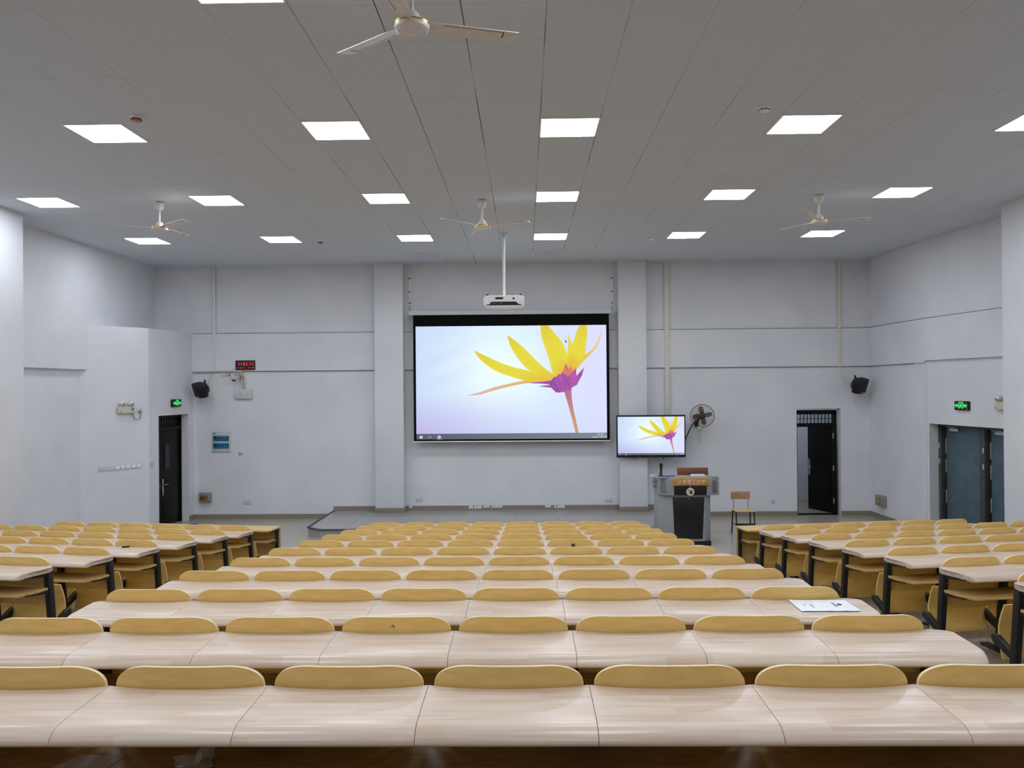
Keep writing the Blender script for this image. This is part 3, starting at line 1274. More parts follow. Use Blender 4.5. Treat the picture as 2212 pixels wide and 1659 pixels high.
# ------------------------------------------------------------------ projector
def projector():
    a = at(1089, 504, 13.94)
    Y = CEIL - CAMZ
    yp = F * Y / (837 + ROLL * -45 * -1 - 504 - .4)
    b0 = at(1089, 640, yp)
    x, zb = b0.x, b0.z
    t = thing('projector', 'white projector hanging from a thin white ceiling pole', 'projector', (x, yp, CEIL))
    d = zb - CEIL
    m = M()
    m.lathe([(.07, 0), (.07, -.012), (.03, -.02), (.03, -.05), (0, -.05)], 20)
    obj('ceiling_flange', m, ['rail_metal'], t)
    m = M()
    m.lathe([(.022, -.02), (.022, d + .0)], 14)
    obj('pole', m, ['white_plastic'], t)
    w, h, dp = .352, .196, .30
    m = M()

    def sec(k):
        return None
    pl = [(-w, -h + .05), (-w + .02, -h + .018), (-w + .06, -h), (-.1, -h - .012), (.1, -h - .012), (w - .06, -h), (w - .02, -h + .018), (w, -h + .05), (w, -.04), (w - .045, 0), (-w + .045, 0), (-w, -.04)]
    m.prism([(px, pz + d) for px, pz in pl], -dp / 2, dp / 2, 'y')
    body = obj('projector_body', m, ['white_plastic'], t, bevel=.012, seg=3)
    m = M()
    m.prism([(-.30, d - .172), (.30, d - .172), (.30, d - .158), (.25, d - .152), (.215, d - .115), (.20, d - .108), (-.21, d - .108), (-.23, d - .118), (-.25, d - .152), (-.30, d - .158)], -dp / 2 - .004, -dp / 2 + .01, 'y')
    rp = obj('rear_panel', m, ['black_plastic'], body, smooth=False)
    m = M()
    m.box(-.15, -.015, -dp / 2 - .004, -dp / 2 + .01, d - .068, d - .030)
    obj('control_panel', m, ['black_panel'], body, bevel=.004)
    m = M()
    m.box(.145, .185, -dp / 2 - .004, -dp / 2 + .01, d - .068, d - .036)
    obj('ir_window', m, ['black_plastic'], body, bevel=.006)
    m = M()
    for xx in (-.19, -.165, -.145, -.12, -.06, -.045):
        m.box(xx - .006, xx + .006, -dp / 2 - .0055, -dp / 2 - .003, d - .148 + abs(xx) * .02, d - .136 + abs(xx) * .02)
    obj('socket', m, ['ink_grey'], body, smooth=False)
    for s in (-1, 1):
        m = M()
        m.lathe([(.012, d - .002), (.012, d + .012), (.022, d + .012), (.022, d + .026), (0, d + .026)], 14, (s * .288, -.08, 0))
        obj('foot', m, ['black_plastic'], t)
    m = M()
    m.lathe([(.06, dp / 2), (.06, dp / 2 + .03), (.045, dp / 2 + .03), (.04, dp / 2 + .01), (0, dp / 2 + .01)], 24, (-.12, 0, d - .09), 'y')
    obj('lens', m, ['black_panel'], body)


projector()


# ------------------------------------------------------------------ screen image (a mesh coloured per corner)
def pic_mesh(w, h, name):
    """wallpaper with a yellow flower, task bar along the bottom; x right, z up, faces -y; origin at the lower left"""
    X0, X1, Y0, Y1, YT = 388., 1780., 560., 1362., 1322.

    def P(x, y, d=0.):
        return ((x - X0) / (X1 - X0) * w, -d, (Y1 - y) / (Y1 - Y0) * h)

    def mixc(a, b, t):
        t = max(0, min(1, t))
        return tuple(p + (q - p) * t for p, q in zip(a, b))
    bm = bmesh.new()
    cl = bm.loops.layers.float_color.new('Col')

    def face(pts, cols):
        f = bm.faces.new([bm.verts.new(p) for p in pts])
        for l, c in zip(f.loops, cols):
            l[cl] = (*lin(c), 1)
        return f

    def bg(x, y):
        s, t = (x - X0) / (X1 - X0), (y - Y0) / (YT - Y0)
        c = (226, 246, 255)
        g = math.exp(-((s - .45) ** 2 / .11 + (t - .42) ** 2 / .22))
        c = mixc((208, 226, 250), (236, 252, 255), g)
        c = mixc(c, (196, 216, 246), max(0, .34 - s) * 2.2 * (1 - .3 * t))
        c = mixc(c, (222, 218, 252), max(0, s - .62) * 1.9)
        c = mixc(c, (188, 178, 232), max(0, t - .62) * 2.5 * max(0, 1.0 - s * 1.25))
        c = mixc(c, (206, 214, 250), max(0, t - .8) * 2.0 * s)
        k = math.sin((s * 2.2 + t * 3.2) * 9) * math.exp(-((s - .2) ** 2 / .03 + (t - .35) ** 2 / .05))
        return tuple(v + 4 * k for v in c)
    NX, NY = 28, 16
    for i in range(NX):
        for j in range(NY):
            xs = [X0 + (X1 - X0) * (i + a) / NX for a in (0, 1)]
            ys = [Y0 + (YT - Y0) * (j + a) / NY for a in (0, 1)]
            q = [(xs[0], ys[1]), (xs[1], ys[1]), (xs[1], ys[0]), (xs[0], ys[0])]
            face([P(*p) for p in q], [bg(*p) for p in q])
    q = [(X0, Y1), (X1, Y1), (X1, YT), (X0, YT)]
    face([P(*p) for p in q], [(78, 78, 96), (124, 138, 142), (120, 132, 146), (82, 82, 102)])
    D = [.0012 * w]

    def shape(pts, col):
        D[0] += .0003 * w
        fs = []
        if isinstance(pts[0][0], tuple):
            up, dn = pts
            n = 16

            def samp(line, t):
                k = t * (len(line) - 1)
                i = min(int(k), len(line) - 2)
                a = k - i
                # catmull rom
                p0, p1, p2, p3 = line[max(0, i - 1)], line[i], line[i + 1], line[min(len(line) - 1, i + 2)]
                return tuple(.5 * (2 * p1[c] + (p2[c] - p0[c]) * a + (2 * p0[c] - 5 * p1[c] + 4 * p2[c] - p3[c]) * a * a + (3 * p1[c] - p0[c] - 3 * p2[c] + p3[c]) * a ** 3) for c in (0, 1))
            for i in range(n):
                t0, t1 = i / n, (i + 1) / n
                a0, a1, b0, b1 = samp(up, t0), samp(up, t1), samp(dn, t0), samp(dn, t1)
                m0 = tuple((p + q_) / 2 for p, q_ in zip(a0, b0))
                m1 = tuple((p + q_) / 2 for p, q_ in zip(a1, b1))
                for q_, rim in (((m0, m1, a1, a0), (0, 0, 1, 1)), ((b0, b1, m1, m0), (1, 1, 0, 0))):
                    tt = (t0, t1, t1, t0)
                    cs = [col(tv, rv) for tv, rv in zip(tt, rim)]
                    ps = [(p[0], max(Y0, min(YT, p[1]))) for p in q_]
                    try:
                        face([P(*p, D[0]) for p in ps], cs)
                    except ValueError:
                        pass
        else:
            face([P(*p, D[0]) for p in pts], [col(p[0], p[1]) for p in pts])

    yel, ora, dk = (226, 212, 46), (224, 172, 44), (206, 178, 40)

    def petal(base=ora, mid=yel, tip=(214, 196, 48)):
        def c(t, r):
            k = mixc(tip, mid, t * 3) if t < .33 else mixc(mid, base, (t - .68) * 2.6)
            return mixc(k, (240, 226, 90), .25 * r)
        return c
    shape(([(765, 1050), (850, 1030), (960, 995), (1080, 968), (1200, 945), (1300, 935)], [(765, 1052), (850, 1048), (960, 1018), (1100, 985), (1220, 966), (1330, 965)]),
          lambda t, r: mixc((224, 176, 204), (218, 186, 76), t * 1.1))
    shape(([(1745, 580), (1728, 640), (1692, 715), (1645, 755), (1590, 790), (1530, 870)], [(1747, 590), (1742, 640), (1712, 715), (1660, 772), (1600, 826), (1545, 900)]),
          lambda t, r: mixc((236, 214, 190), (226, 190, 70), t * 1.3))
    shape(([(815, 733), (900, 772), (1000, 818), (1100, 853), (1190, 874), (1300, 905), (1410, 925)], [(815, 737), (850, 788), (905, 838), (985, 886), (1080, 920), (1190, 948), (1400, 955)]), petal())
    shape(([(1062, 628), (1125, 672), (1200, 738), (1280, 818), (1350, 878), (1425, 925)], [(1060, 634), (1080, 705), (1130, 786), (1200, 866), (1300, 916), (1400, 945)]), petal())
    shape(([(1638, 556), (1642, 620), (1632, 700), (1626, 760), (1590, 830), (1540, 900)], [(1590, 556), (1562, 610), (1540, 680), (1515, 745), (1498, 810), (1480, 910)]), petal(base=(226, 150, 40)))
    shape(([(1500, 610), (1512, 650), (1530, 690), (1540, 760), (1540, 900)], [(1499, 612), (1502, 680), (1496, 750), (1486, 820), (1470, 910)]), petal(base=(226, 140, 44), tip=(234, 214, 120)))
    shape(([(1352, 556), (1402, 612), (1452, 672), (1488, 750), (1500, 810), (1480, 915)], [(1300, 556), (1308, 640), (1334, 720), (1364, 810), (1384, 890), (1405, 940)]), petal())
    pur = lambda x, y: mixc((196, 82, 170), (128, 66, 160), ((x * 7 + y * 3) % 90) / 90)
    stem = lambda t, r: mixc((178, 92, 152), (202, 152, 112), t * 1.3)
    shape(([(1465, 1010), (1484, 1075), (1506, 1150), (1530, 1240), (1550, 1324)], [(1525, 1000), (1524, 1060), (1536, 1150), (1556, 1240), (1574, 1324)]), stem)
    for sp_ in ([(1205, 968), (1300, 958), (1390, 948), (1420, 985), (1300, 972)], [(1280, 990), (1350, 984), (1400, 975), (1420, 1010), (1372, 1002)],
                [(1618, 858), (1600, 915), (1566, 975), (1520, 985), (1540, 940)], [(1360, 965), (1405, 920), (1440, 990), (1445, 1036), (1410, 1036), (1378, 1004)],
                [(1400, 940), (1435, 902), (1470, 960), (1480, 1030), (1440, 1036)], [(1432, 920), (1470, 880), (1505, 950), (1508, 1015), (1465, 1034)],
                [(1490, 930), (1535, 890), (1560, 960), (1568, 980), (1530, 1000), (1500, 1020)], [(1460, 890), (1485, 830), (1510, 900), (1500, 930)],
                [(1512, 920), (1556, 864), (1560, 920), (1530, 950)]):
        shape(sp_, pur)
    shape([(1460, 900), (1475, 842), (1492, 880), (1520, 850), (1540, 890), (1500, 925)], lambda x, y: mixc((232, 130, 60), (206, 110, 120), (y - 840) / 80))
    shape([(1480, 662), (1494, 676), (1488, 677), (1492, 684), (1488, 686), (1485, 679), (1480, 682)], lambda x, y: (60, 62, 84))
    # task bar icons
    wh = lambda x, y: (232, 236, 244)
    for a, b, c, d in ((412, 421, 1337, 1344), (423, 434, 1335, 1344), (412, 421, 1346, 1353), (423, 434, 1346, 1355)):
        shape([(a, d), (b, d), (b, c), (a, c)], wh)
    gr = lambda x, y: (166, 168, 184)
    for a, b, c, d in ((476, 479, 1337, 1353), (491, 493, 1337, 1353), (479, 491, 1341, 1343), (479, 491, 1348, 1350), (496, 499, 1337, 1341), (496, 498, 1344, 1353)):
        shape([(a, d), (b, d), (b, c), (a, c)], gr)
    shape([(557 + 11.5 * math.cos(a * PI / 8) * (1.12 if a % 2 else .95), 1345 + 11 * math.sin(a * PI / 8) * (1.12 if a % 2 else .95)) for a in range(16)], wh)
    shape([(557 + 5 * math.cos(a * PI / 5), 1345 + 5 * math.sin(a * PI / 5)) for a in range(10)], lambda x, y: (74, 76, 96))
    shape([(535, 1362), (585, 1362), (585, 1360), (535, 1360)], gr)
    bmesh.ops.recalc_face_normals(bm, faces=bm.faces)
    me = bpy.data.meshes.new(name)
    for f in bm.faces:
        if f.normal.y > 0:
            f.normal_flip()
    bm.to_mesh(me)
    bm.free()
    me.materials.append(MATS['screen_image'])
    return me


def bar_clock(parent, w, h, k):
    """16:38 and the date at the right end of the task bar"""
    for body, sx, sz, size in (('16:38', .964, .0345, .0165), ('2021-09-09', .962, .0125, .0165)):
        me = text_mesh(body, size * w, extrude=.0)
        me.materials.clear()
        me.materials.append(MATS['bar_text'])
        link('bar_text', me, parent, (sx * w, -.004 * w, sz * h), (R(90), 0, 0))


mat('bar_text', (60, 60, 60), .5, emit=(206, 214, 222), estr=.9)

YS = 17.16
s0, s1 = at(891.5, 681, YS), at(1317, 951, YS)
SXa, SXb, SZt, SZb = s0.x, s1.x, s0.z, s1.z
scr = thing('projection_screen', 'large pull-down projection screen showing a yellow flower desktop', 'projection screen', (SXa, YS, SZb))
sw, sh = SXb - SXa, SZt - SZb
m = M()
m.box(0, sw, 0, .004, 0, sh + .03)
obj('screen_fabric', m, ['screen_black'], scr, smooth=False)
pxm = sw / 425.5
m = M()
m.box(-.09, sw + .04, -.05, .075, sh, sh + .085)
m.box(-.10, -.09, -.055, .08, sh - .01, sh + .09)
m.box(sw + .04, sw + .05, -.055, .08, sh - .01, sh + .09)
obj('roller_case', m, ['pale_plastic'], scr, bevel=.012, seg=3)
m = M()
for x in (.02, sw - .07):
    m.box(x, x + .05, .07, .239, sh + .03, sh + .06)
obj('wall_bracket', m, ['rail_metal'], scr, smooth=False)
m = M()
m.box(-.005, sw + .005, -.012, .016, -.014, .008)
obj('weight_bar', m, ['white_plastic'], scr, bevel=.003)
iw, ih = sw * (1310.5 - 896.5) / 425.5, sh * (948 - 706.5) / 270
ph = link('displayed_image', pic_mesh(iw, ih, 'displayed_image'), scr, (sw * 5.5 / 425.5, -.002, sh * 4.5 / 270))
bar_clock(ph, iw, ih, 1)

for u, nm, lab in ((884, 'l', 'thin white drilled rail above the screen, left end'), (1320.5, 'r', 'thin white drilled rail above the screen, right end')):
    a, b = at(u, 590, YW - .02), at(u, 661, YW - .02)
    t = thing('screen_hanger', lab, 'bracket', (a.x, YW, b.z), group='screen hanger rails')
    m = M()
    m.box(-.018, .018, -.035, -.001, 0, a.z - b.z)
    rl = obj('rail', m, ['white_plastic'], t, bevel=.003)
    for v in (601, 630, 654.5):
        z = at(u, v, YW - .03).z - b.z
        m = M()
        m.lathe([(.016, -.0365), (.016, -.030)], 14, (0, 0, z), 'y')
        obj('bolt_hole', m, ['shadow_gap'], rl)
    m = M()
    for k in range(4):
        c = Vector((0, -.02, -.012 - .022 * k))
        m.tube([c + Vector(((.008 * math.cos(q) if k % 2 else .003 * math.cos(q)), .003 * math.cos(q) if k % 2 == 0 else 0, .014 * math.sin(q))) for q in [i * PI / 5 for i in range(10)]], .0022, 5, closed=True)
    obj('chain', m, ['crack_dark'], t)

# ------------------------------------------------------------------ television
YT_ = 16.98
a, b = at(1331, 897, YT_), at(1480, 987, YT_)
tw, th_ = b.x - a.x, a.z - b.z
tv = thing('television', 'wall mounted black flat television showing the same yellow flower', 'television', (a.x, YT_, b.z))
m = M()
m.box(0, tw, 0, .05, 0, th_)
m.box(tw * .2, tw * .8, .05, .14, th_ * .2, th_ * .8)
obj('casing', m, ['black_plastic'], tv, bevel=.006)
k = tw / 149.
px_, pz_ = 2.6 * k, 5.2 * k
iw2, ih2 = tw - 5.2 * k, th_ - 8.8 * k
ti = link('displayed_image', pic_mesh(iw2, ih2, 'displayed_image'), tv, (px_, -.002, pz_))
bar_clock(ti, iw2, ih2, 1)
m = M()
m.box(129 * k, 131.2 * k, -.004, .002, 1.4 * k, 3.6 * k)
obj('power_light', m, ['led_blue'], tv, smooth=False)
m = M()
for s in (.06, .115, .17):
    pass
m.tube([(.26 * tw - .10, .06, .01), (.26 * tw - .06, .05, -.022), (.26 * tw, .05, -.03), (.26 * tw + .06, .06, -.008)], .005, 6)
obj('loose_cable', m, ['black_plastic'], tv)
m = M()
m.prism([(.665 * tw, .01), (.675 * tw, -.05), (.69 * tw, .01)], .02, .04, 'y')
obj('sensor', m, ['black_plastic'], tv)
m = M()
m.box(tw * .485, tw * .515, -.003, .002, 2.0 * k, 3.0 * k)
obj('badge', m, ['ink_grey'], tv, smooth=False)


# ------------------------------------------------------------------ wall fan
def wall_fan():
    c = at(1515.5, 898, 16.98)
    t = thing('wall_fan', 'round black wall fan with brown blades right of the television', 'fan', (c.x, c.y, c.z))
    til = Matrix.Rotation(R(-14), 4, 'X') @ Matrix.Rotation(R(-10), 4, 'Z')
    g = M()
    rr_ = .242

    def ringp(r, y, n=40):
        return [til @ Vector((r * math.cos(2 * PI * i / n), y, r * math.sin(2 * PI * i / n))) for i in range(n)]
    g.tube(ringp(rr_, 0), .007, 6, closed=True)
    for r, y, w in ((.20, -.045, .0016), (.15, -.065, .0016), (.10, -.075, .0016)):
        g.tube(ringp(r, y), w, 5, closed=True)
    for r, y, w in ((.20, .05, .0016), (.14, .07, .0016)):
        g.tube(ringp(r, y), w, 5, closed=True)
    for i in range(36):
        q = 2 * PI * i / 36
        d = Vector((math.cos(q), 0, math.sin(q)))
        g.tube([til @ (d * .06 + Vector((0, -.08, 0))), til @ (d * .15 + Vector((0, -.068, 0))), til @ (d * .21 + Vector((0, -.04, 0))), til @ (d * rr_)], .0011, 4)
        if i % 2 == 0:
            g.tube([til @ (d * .06 + Vector((0, .08, 0))), til @ (d * .20 + Vector((0, .05, 0))), til @ (d * rr_)], .0011, 4)
    obj('guard', g, ['black_metal'], t)
    h = M()
    h.lathe([(0, -.088), (.052, -.086), (.062, -.078), (.062, -.070), (.0, -.070)], 24, axis='y', mtx=til)
    obj('hub_badge', h, ['black_plastic'], t)
    bm_ = M()
    n = 8
    vs = []
    for s in (0, 1):
        for i in range(n + 1):
            r = .05 + .15 * i / n
            w = .024 + .030 * math.sin(PI * min(1, .15 + .75 * i / n))
            for kk in (-1, 1):
                vs.append((r, kk * w * .30 - .02 + .003 * s, kk * w + .012 * (i / n)))
    W = 2 * (n + 1)
    fs = []
    for i in range(n):
        a_ = 2 * i
        fs += [(a_, a_ + 2, a_ + 3, a_ + 1), (W + a_, W + a_ + 1, W + a_ + 3, W + a_ + 2), (a_, W + a_, W + a_ + 2, a_ + 2), (a_ + 1, a_ + 3, W + a_ + 3, W + a_ + 1)]
    fs += [(0, 1, W + 1, W), (2 * n, W + 2 * n, W + 2 * n + 1, 2 * n + 1)]
    for q in (5, 95, 185, 275):
        mm = til @ Matrix.Rotation(R(-q), 4, 'Y')
        b_ = M()
        b_.add([mm @ Vector(p) for p in vs], fs)
        obj('blade', b_, ['fan_brown'], t, ang=60)
    mo = M()
    mo.lathe([(.0, .02), (.05, .02), (.065, .06), (.06, .14), (.03, .18), (0, .18)], 20, axis='y', mtx=til)
    mo.lathe([(.02, -.04), (.02, .02), (0, .02)], 14, axis='y', mtx=til)
    obj('motor', mo, ['black_plastic'], t)
    wb_ = M()
    wb_.box(-.085, -.02, .30, .415, -.25, -.10)
    wb_.tube([(-.04, .34, -.16), (-.05, .22, -.13), (-.03, .14, -.03)], .025, 10)
    wb_.box(-.06, .0, .16, .30, -.275, -.235)
    obj('wall_bracket', wb_, ['black_metal'], t, bevel=.006)
    sb = M()
    sb.box(-.07, .015, .12, .22, -.275, -.225)
    obj('switch_box', sb, ['white_plastic'], t, bevel=.006)
    for x, l in ((-.058, .24), (-.01, .30)):
        p_ = M()
        p_.tube([(x, .17, -.27), (x + .004, .17, -.27 - l * .6), (x - .002, .17, -.27 - l)], .0035, 6)
        p_.lathe([(0, -.27 - l - .02), (.006, -.27 - l - .012), (.004, -.27 - l + .01), (0, -.27 - l + .012)], 8, (x - .002, .17, 0))
        obj('pull_cord', p_, ['ink_grey'], t)
    e = at(1480, 956, 17.2)
    p_ = M()
    p_.tube([(-.09, .30, -.14), (-.16, .32, -.22), (-.25, .30, -.40), (e.x - c.x - .03, .24, e.z - c.z)], .012, 8)
    obj('power_cable', p_, ['black_plastic'], t)


wall_fan()


# ------------------------------------------------------------------ loudspeakers
def speaker(u, v, side, label):
    c = at(u, v, 17.08)
    t = thing('loudspeaker', label, 'loudspeaker', tuple(c), group='black wall loudspeakers')
    rot = Matrix.Rotation(R(16) * side, 4, 'Z') @ Matrix.Rotation(R(30), 4, 'X') @ Matrix.Rotation(R(-10) * side, 4, 'Y')
    m = M()
    n = 14
    top, bot = [], []
    for i in range(n + 1):
        q = PI + PI * i / n
        top.append((.185 * math.cos(q), .13 * math.sin(q) * 1.0))
        bot.append((.160 * math.cos(q), .13 * math.sin(q) * .95))
    back = [(.150, .055), (.075, .115), (-.075, .115), (-.150, .055)]
    top += back
    bot += [(x * .86, y * .9) for x, y in back]
    k = len(top)
    vs = [rot @ Vector((x, y, .14)) for x, y in top] + [rot @ Vector((x, y, -.13)) for x, y in bot]
    fs = [tuple(range(k - 1, -1, -1)), tuple(range(k, 2 * k))] + [(i, (i + 1) % k, k + (i + 1) % k, k + i) for i in range(k)]
    m.add(vs, fs)
    bd = obj('cabinet', m, ['black_plastic'], t, bevel=.012, seg=2)
    b = M()
    b.cbox((0, -.128, -.09), (.03, .008, .014), 0, rot)
    obj('badge', b, ['rail_metal'], bd, smooth=False)
    b = M()
    b.box(-.03, .03, .10, .319, .02, .09, 0)
    b.lathe([(.022, .05), (.022, .225), (.0, .225)], 12, (-.05 * side, .09, 0))
    obj('wall_bracket', b, ['black_metal'], t, bevel=.004)
    b = M()
    b.cbox((.165 * side * -1, .03, .045), (.02, .05, .14), 0, rot)
    obj('side_lug', b, ['black_metal'], t, bevel=.003)
    return c


cs_l = speaker(429.5, 843, -1, 'black wall loudspeaker at the left front corner above the electrical panel')
cs_r = speaker(1851.5, 833.5, 1, 'black wall loudspeaker at the right front corner above the grey box')


# ------------------------------------------------------------------ left front wall furniture
def wallpt(u, v, o=0.):
    return at(u, v, YW - o)


# digital clock
c = wallpt(526.5, 788.5, .05)
t = thing('digital_clock', 'black digital clock with red digits on the front wall', 'clock', (c.x, YW, c.z))
w2, h2 = .212, .104
m = M()
m.box(-w2, w2, -.06, -.021, -h2, h2)
obj('casing', m, ['black_plastic'], t, bevel=.004)
m = M()
m.box(-w2 + .004, w2 + .012, -.021, -.0005, -h2 - .004, h2 - .004)
obj('back_frame', m, ['rail_metal'], t, smooth=False)
SEGS = {'1': 'bc', '5': 'afgcd', '0': 'abcdef', '2': 'abged', '9': 'abcdfg', '7': 'abc', '4': 'fgbc', '3': 'abgcd'}


def digit(m, ch, x, z, w, h, th, y0, y1):
    P_ = {'a': (x, x + w, z + h - th, z + h), 'g': (x, x + w, z + h / 2 - th / 2, z + h / 2 + th / 2), 'd': (x, x + w, z, z + th),
          'b': (x + w - th, x + w, z + h / 2, z + h), 'c': (x + w - th, x + w, z, z + h / 2), 'f': (x, x + th, z + h / 2, z + h), 'e': (x, x + th, z, z + h / 2)}
    for s in SEGS[ch]:
        q = P_[s]
        m.box(q[0] + .001, q[1] - .001, y0, y1, q[2] + .001, q[3] - .001)


m = M()
for ch, x in (('1', -.171), ('1', -.118), ('5', -.042), ('1', .003), ('1', .073), ('1', .130)):
    digit(m, ch, x, -.010, .042, .066, .013, -.0625, -.059)
obj('time_digits', m, ['led_red'], t, smooth=False)
m = M()
for x, wd_ in ((-.175, .012), (-.158, .012), (-.118, .012), (-.100, .012), (-.08, .006), (-.07, .010), (-.028, .010), (-.012, .005), (.030, .002), (.068, .012), (.082, .005), (.110, .008), (.155, .016), (.172, .014)):
    m.box(x, x + wd_, -.0625, -.059, -.066, -.052 + (.004 if x > .15 else 0))
obj('date_digits', m, ['led_red'], t, smooth=False)

# conduit running from the corner to the access point box
m = M()
a = wallpt(415, 803, .03)
b = wallpt(514, 801.5, .03)
e = wallpt(521, 842, .03)
yy = YW - .045
m.tube([(-7.20, yy, a.z), (b.x - .02, yy, b.z), (b.x + .03, yy, b.z - .008), (b.x + .055, yy, b.z - .05), (e.x, yy, e.z)], .016, 10)
m.tube([(b.x + .02, yy + .004, b.z - .03), (b.x + .09, yy + .004, b.z - .06), (e.x + .05, yy + .004, e.z)], .010, 8)
o = obj('conduit_pipe', m, ['pipe_metal'], None)
tag(o, 'thin metal conduit pipe bending down to the white wall box', 'pipe')

c = wallpt(522.5, 852, .05)
t = thing('access_point', 'white network box on the wall below the conduit pipe', 'network box', (c.x, YW, c.z))
m = M()
m.box(-.185, .185, -.075, -.0005, -.10, .115)
bd = obj('casing', m, ['pale_plastic'], t, bevel=.022, seg=3)
m = M()
m.box(-.075, .010, -.079, -.07, -.045, .045)
obj('logo_square', m, ['panel_grey'], bd, bevel=.01)
m = M()
m.prism([(.085, -.02), (.115, .0), (.085, .022)], -.078, -.07, 'y')
obj('logo_mark', m, ['grey_box'], bd, smooth=False)
m = M()
m.lathe([(.009, -.078), (.009, -.07)], 10, (-.17, 0, -.07), 'y')
obj('latch', m, ['ink'], bd)

# dome camera
c = wallpt(500, 817, .2)
t = thing('dome_camera', 'small white dome security camera under the conduit pipe', 'camera', (c.x, YW - .16, c.z))
m = M()
m.lathe([(.0, .045), (.075, .042), (.082, .02), (.082, .008), (.070, -.004), (.0, -.004)], 24)
obj('housing', m, ['pale_plastic'], t)
m = M()
m.lathe([(.066, -.002), (.058, -.022), (.042, -.030), (0, -.030)], 24)
obj('trim_ring', m, ['white_plastic'], t)
m = M()
m.lathe([(.044, -.028), (.036, -.050), (.018, -.064), (0, -.066)], 20)
obj('dome', m, ['black_plastic'], t)
m = M()
m.tube([(0, 0, .03), (.05, .02, .075), (.10, .08, .07), (.125, .1, .03)], .016, 10)
m.lathe([(.04, .10), (.04, .159)], 16, (.125, 0, .01), 'y')
obj('bracket', m, ['grey_box'], t)
m = M()
m.tube([(-.07, .02, .02), (-.12, .10, .06), (-.17, .12, .13), (-.19, .13, .15)], .006, 6)
m.cbox((-.20, .135, .16), (.035, .04, .025))
obj('cable', m, ['black_plastic'], t)

m = M()
for u0, u1, v0, v1 in ((476, 484, 805.5, 812), (486, 494, 804, 811)):
    a, b = wallpt(u0, v0, .02), wallpt(u1, v1, .02)
    m.box(a.x, b.x, YW - .035, YW - .0005, b.z, a.z)
o = obj('junction_box', m, ['pale_plastic'], None, bevel=.004)
tag(o, 'pale twin junction box under the conduit, left of the dome camera', 'junction box')


def panel_box(u0, u1, v0, v1, depth, label, mats, panes, name):
    a, b = wallpt(u0, v0, depth), wallpt(u1, v1, depth)
    t = thing(name, label, 'electrical panel', (a.x, YW, b.z))
    w, h = b.x - a.x, a.z - b.z
    m = M()
    m.box(0, w, -depth, -.0005, 0, h)
    o = obj('casing', m, [mats[0]], t, bevel=.005)
    for x0, x1, z0, z1 in panes:
        m = M()
        m.box(w * x0, w * x1, -depth - .004, -depth + .006, h * z0, h * z1)
        pn = obj('breaker_window', m, [mats[1]], t, bevel=.003)
        m = M()
        m.box(w * (x0 + .04), w * (x0 + .16), -depth - .0055, -depth - .002, h * (z0 + (z1 - z0) * .42), h * (z0 + (z1 - z0) * .75))
        m.box(w * (x0 + .16), w * (x1 - .30), -depth - .0055, -depth - .002, h * (z0 + (z1 - z0) * .5), h * (z0 + (z1 - z0) * .62))
        m.box(w * (x1 - .08), w * (x1 - .02), -depth - .0055, -depth - .002, h * (z0 + (z1 - z0) * .42), h * (z0 + (z1 - z0) * .85))
        obj('breakers', m, ['ink'], pn, smooth=False)
    m = M()
    m.box(w * .06, w * .2, -depth - .002, -depth + .004, h * .89, h * .93)
    obj('maker_label', m, ['ink'], t, smooth=False)


panel_box(453.5, 494, 933, 977, .03, 'large grey electrical panel with two blue windows', ['panel_grey', 'blue_pane'], [(.07, .93, .52, .80), (.07, .93, .16, .44)], 'distribution_board')
panel_box(425, 451, 1066, 1086, .09, 'small grey electrical box with amber window low on the left front wall', ['grey_box', 'amber_pane'], [(.12, .76, .14, .74)], 'breaker_box')


def plate(u, v, w, h, label, name, cat, gang, group='wall plates'):
    c = wallpt(u, v, .01)
    t = thing(name, label, cat, (c.x, YW, c.z), group=group)
    m = M()
    m.box(-w / 2, w / 2, -.010, -.0005, -h / 2, h / 2)
    o = obj('plate', m, ['pale_plastic'], t, bevel=.003)
    g = M()
    if cat == 'socket':
        for i in range(gang):
            x = -w / 2 + w * (i + .5) / gang
            for dx, dz in ((-.012, .012), (.012, .012), (-.014, -.014), (0, -.02), (.014, -.014)):
                g.box(x + dx - .002, x + dx + .002, -.0112, -.009, dz - .006, dz + .006)
    else:
        g.box(-w * .42, w * .42, -.0125, -.009, -h * .42, -h * .18)
    obj('slots' if cat == 'socket' else 'rocker', g, ['ink_grey'], o, smooth=False)


plate(531, 1086.5, .17, .09, 'double white socket low on the front wall, left of the stage', 'wall_socket', 'socket', 2)
plate(905, 1080, .15, .085, 'double white socket above the stage, left below the screen', 'wall_socket', 'socket', 2)
plate(1314.5, 1080, .17, .085, 'double white socket above the stage, beside the right pillar', 'wall_socket', 'socket', 2)
plate(1667, 1081.5, .085, .085, 'single white socket between the chair and the right front door', 'wall_socket', 'socket', 1)
plate(516, 979.5, .085, .085, 'small white switch right of the blue-windowed panel', 'light_switch', 'switch', 1)


def trunk(u, v0, v1, w, label, mats):
    a, b = wallpt(u, v0, .02), wallpt(u, v1, .02)
    m = M()
    m.box(a.x - w / 2, a.x + w / 2, YW - .056, YW - .0355, b.z, min(a.z, CEIL - .001))
    for zc in (b.z + .06, BAND0 - .25, BAND1 + .3, CEIL - .2):
        if b.z < zc < CEIL:
            m.box(a.x - w / 4, a.x + w / 4, YW - .036, YW - .0005, zc - .03, zc + .03)
    o = obj('cable_trunking', m, mats, None, bevel=.004)
    tag(o, label, 'cable trunking', 'vertical cable trunking')


